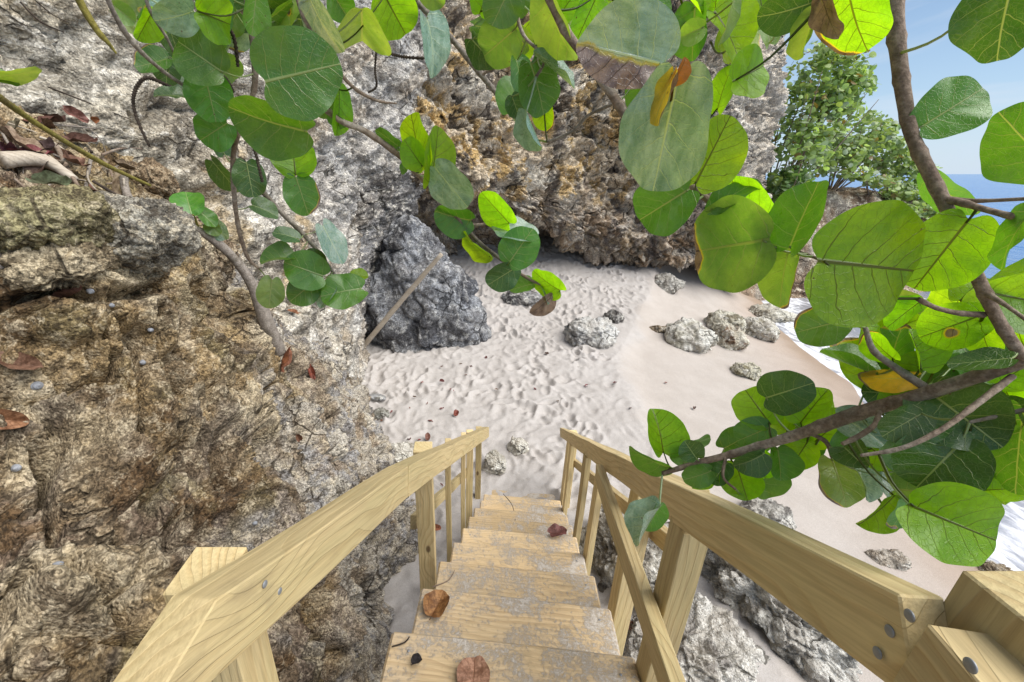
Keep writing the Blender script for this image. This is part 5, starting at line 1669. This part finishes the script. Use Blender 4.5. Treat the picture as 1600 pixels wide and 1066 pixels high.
# ------------------------------------------------------------------ world and light
SUN_EL, SUN_AZ = math.radians(52), math.radians(112)     # azimuth measured from +Y towards +X
w = bpy.data.worlds.new('World')
sc.world = w
w.use_nodes = True
nt = w.node_tree
nt.nodes.clear()
out = nt.nodes.new('ShaderNodeOutputWorld')
bg = nt.nodes.new('ShaderNodeBackground')
bg.inputs[1].default_value = .068
sky = nt.nodes.new('ShaderNodeTexSky')
sky.sky_type = 'NISHITA'
sky.sun_disc = False
sky.sun_elevation = SUN_EL
sky.sun_rotation = SUN_AZ
sky.air_density = 1.0
sky.dust_density = .1
sky.ozone_density = 3.0
tcn = nt.nodes.new('ShaderNodeTexCoord')
mp = nt.nodes.new('ShaderNodeMapping')
mp.inputs['Scale'].default_value = (1.6, 1.6, 6.5)
mp.inputs['Rotation'].default_value = (.12, .1, 0)
nz = nt.nodes.new('ShaderNodeTexNoise')
nz.inputs['Scale'].default_value = 1.7
nz.inputs['Detail'].default_value = 7
nz.inputs['Roughness'].default_value = .58
nz.inputs['Distortion'].default_value = .5
cr = nt.nodes.new('ShaderNodeValToRGB')
cr.color_ramp.elements[0].position = .40
cr.color_ramp.elements[0].color = (.0, .0, .0, 1)
cr.color_ramp.elements[1].position = .60
cr.color_ramp.elements[1].color = (.6, .6, .6, 1)
mx = nt.nodes.new('ShaderNodeMix')
mx.data_type = 'RGBA'
mx.inputs[7].default_value = (6.8, 7.0, 7.3, 1)
nt.links.new(tcn.outputs['Generated'], mp.inputs[0])
nt.links.new(mp.outputs[0], nz.inputs['Vector'])
nt.links.new(nz.outputs['Fac'], cr.inputs[0])
nt.links.new(cr.outputs[0], mx.inputs[0])
nt.links.new(sky.outputs[0], mx.inputs[6])
sepn = nt.nodes.new('ShaderNodeSeparateXYZ')
nt.links.new(tcn.outputs['Generated'], sepn.inputs[0])
hr = nt.nodes.new('ShaderNodeMapRange')
hr.inputs[1].default_value = -.02; hr.inputs[2].default_value = .34
hr.inputs[3].default_value = .72; hr.inputs[4].default_value = 0
nt.links.new(sepn.outputs[2], hr.inputs[0])
mh = nt.nodes.new('ShaderNodeMix')
mh.data_type = 'RGBA'
mh.inputs[7].default_value = (4.3, 5.7, 7.4, 1)
nt.links.new(hr.outputs[0], mh.inputs[0])
nt.links.new(mx.outputs[2], mh.inputs[6])
nt.links.new(mh.outputs[2], bg.inputs[0])
nt.links.new(bg.outputs[0], out.inputs[0])

sd_ = bpy.data.lights.new('sun', 'SUN')
sd_.energy = 3.0
sd_.angle = math.radians(60)
sd_.color = (1, .965, .91)
so = bpy.data.objects.new('sun', sd_)
COL.objects.link(so)
dirv = Vector((math.sin(SUN_AZ) * math.cos(SUN_EL), math.cos(SUN_AZ) * math.cos(SUN_EL), math.sin(SUN_EL)))
so.rotation_euler = dirv.to_track_quat('Z', 'Y').to_euler()
so.location = (20, 10, 30)

sc.view_settings.view_transform = 'Standard'
sc.view_settings.look = 'None'
sc.view_settings.exposure = .88
sc.view_settings.gamma = 1
sc.render.engine = 'CYCLES'
sc.cycles.max_bounces = 8
sc.cycles.transparent_max_bounces = 6
sc.cycles.use_denoising = True
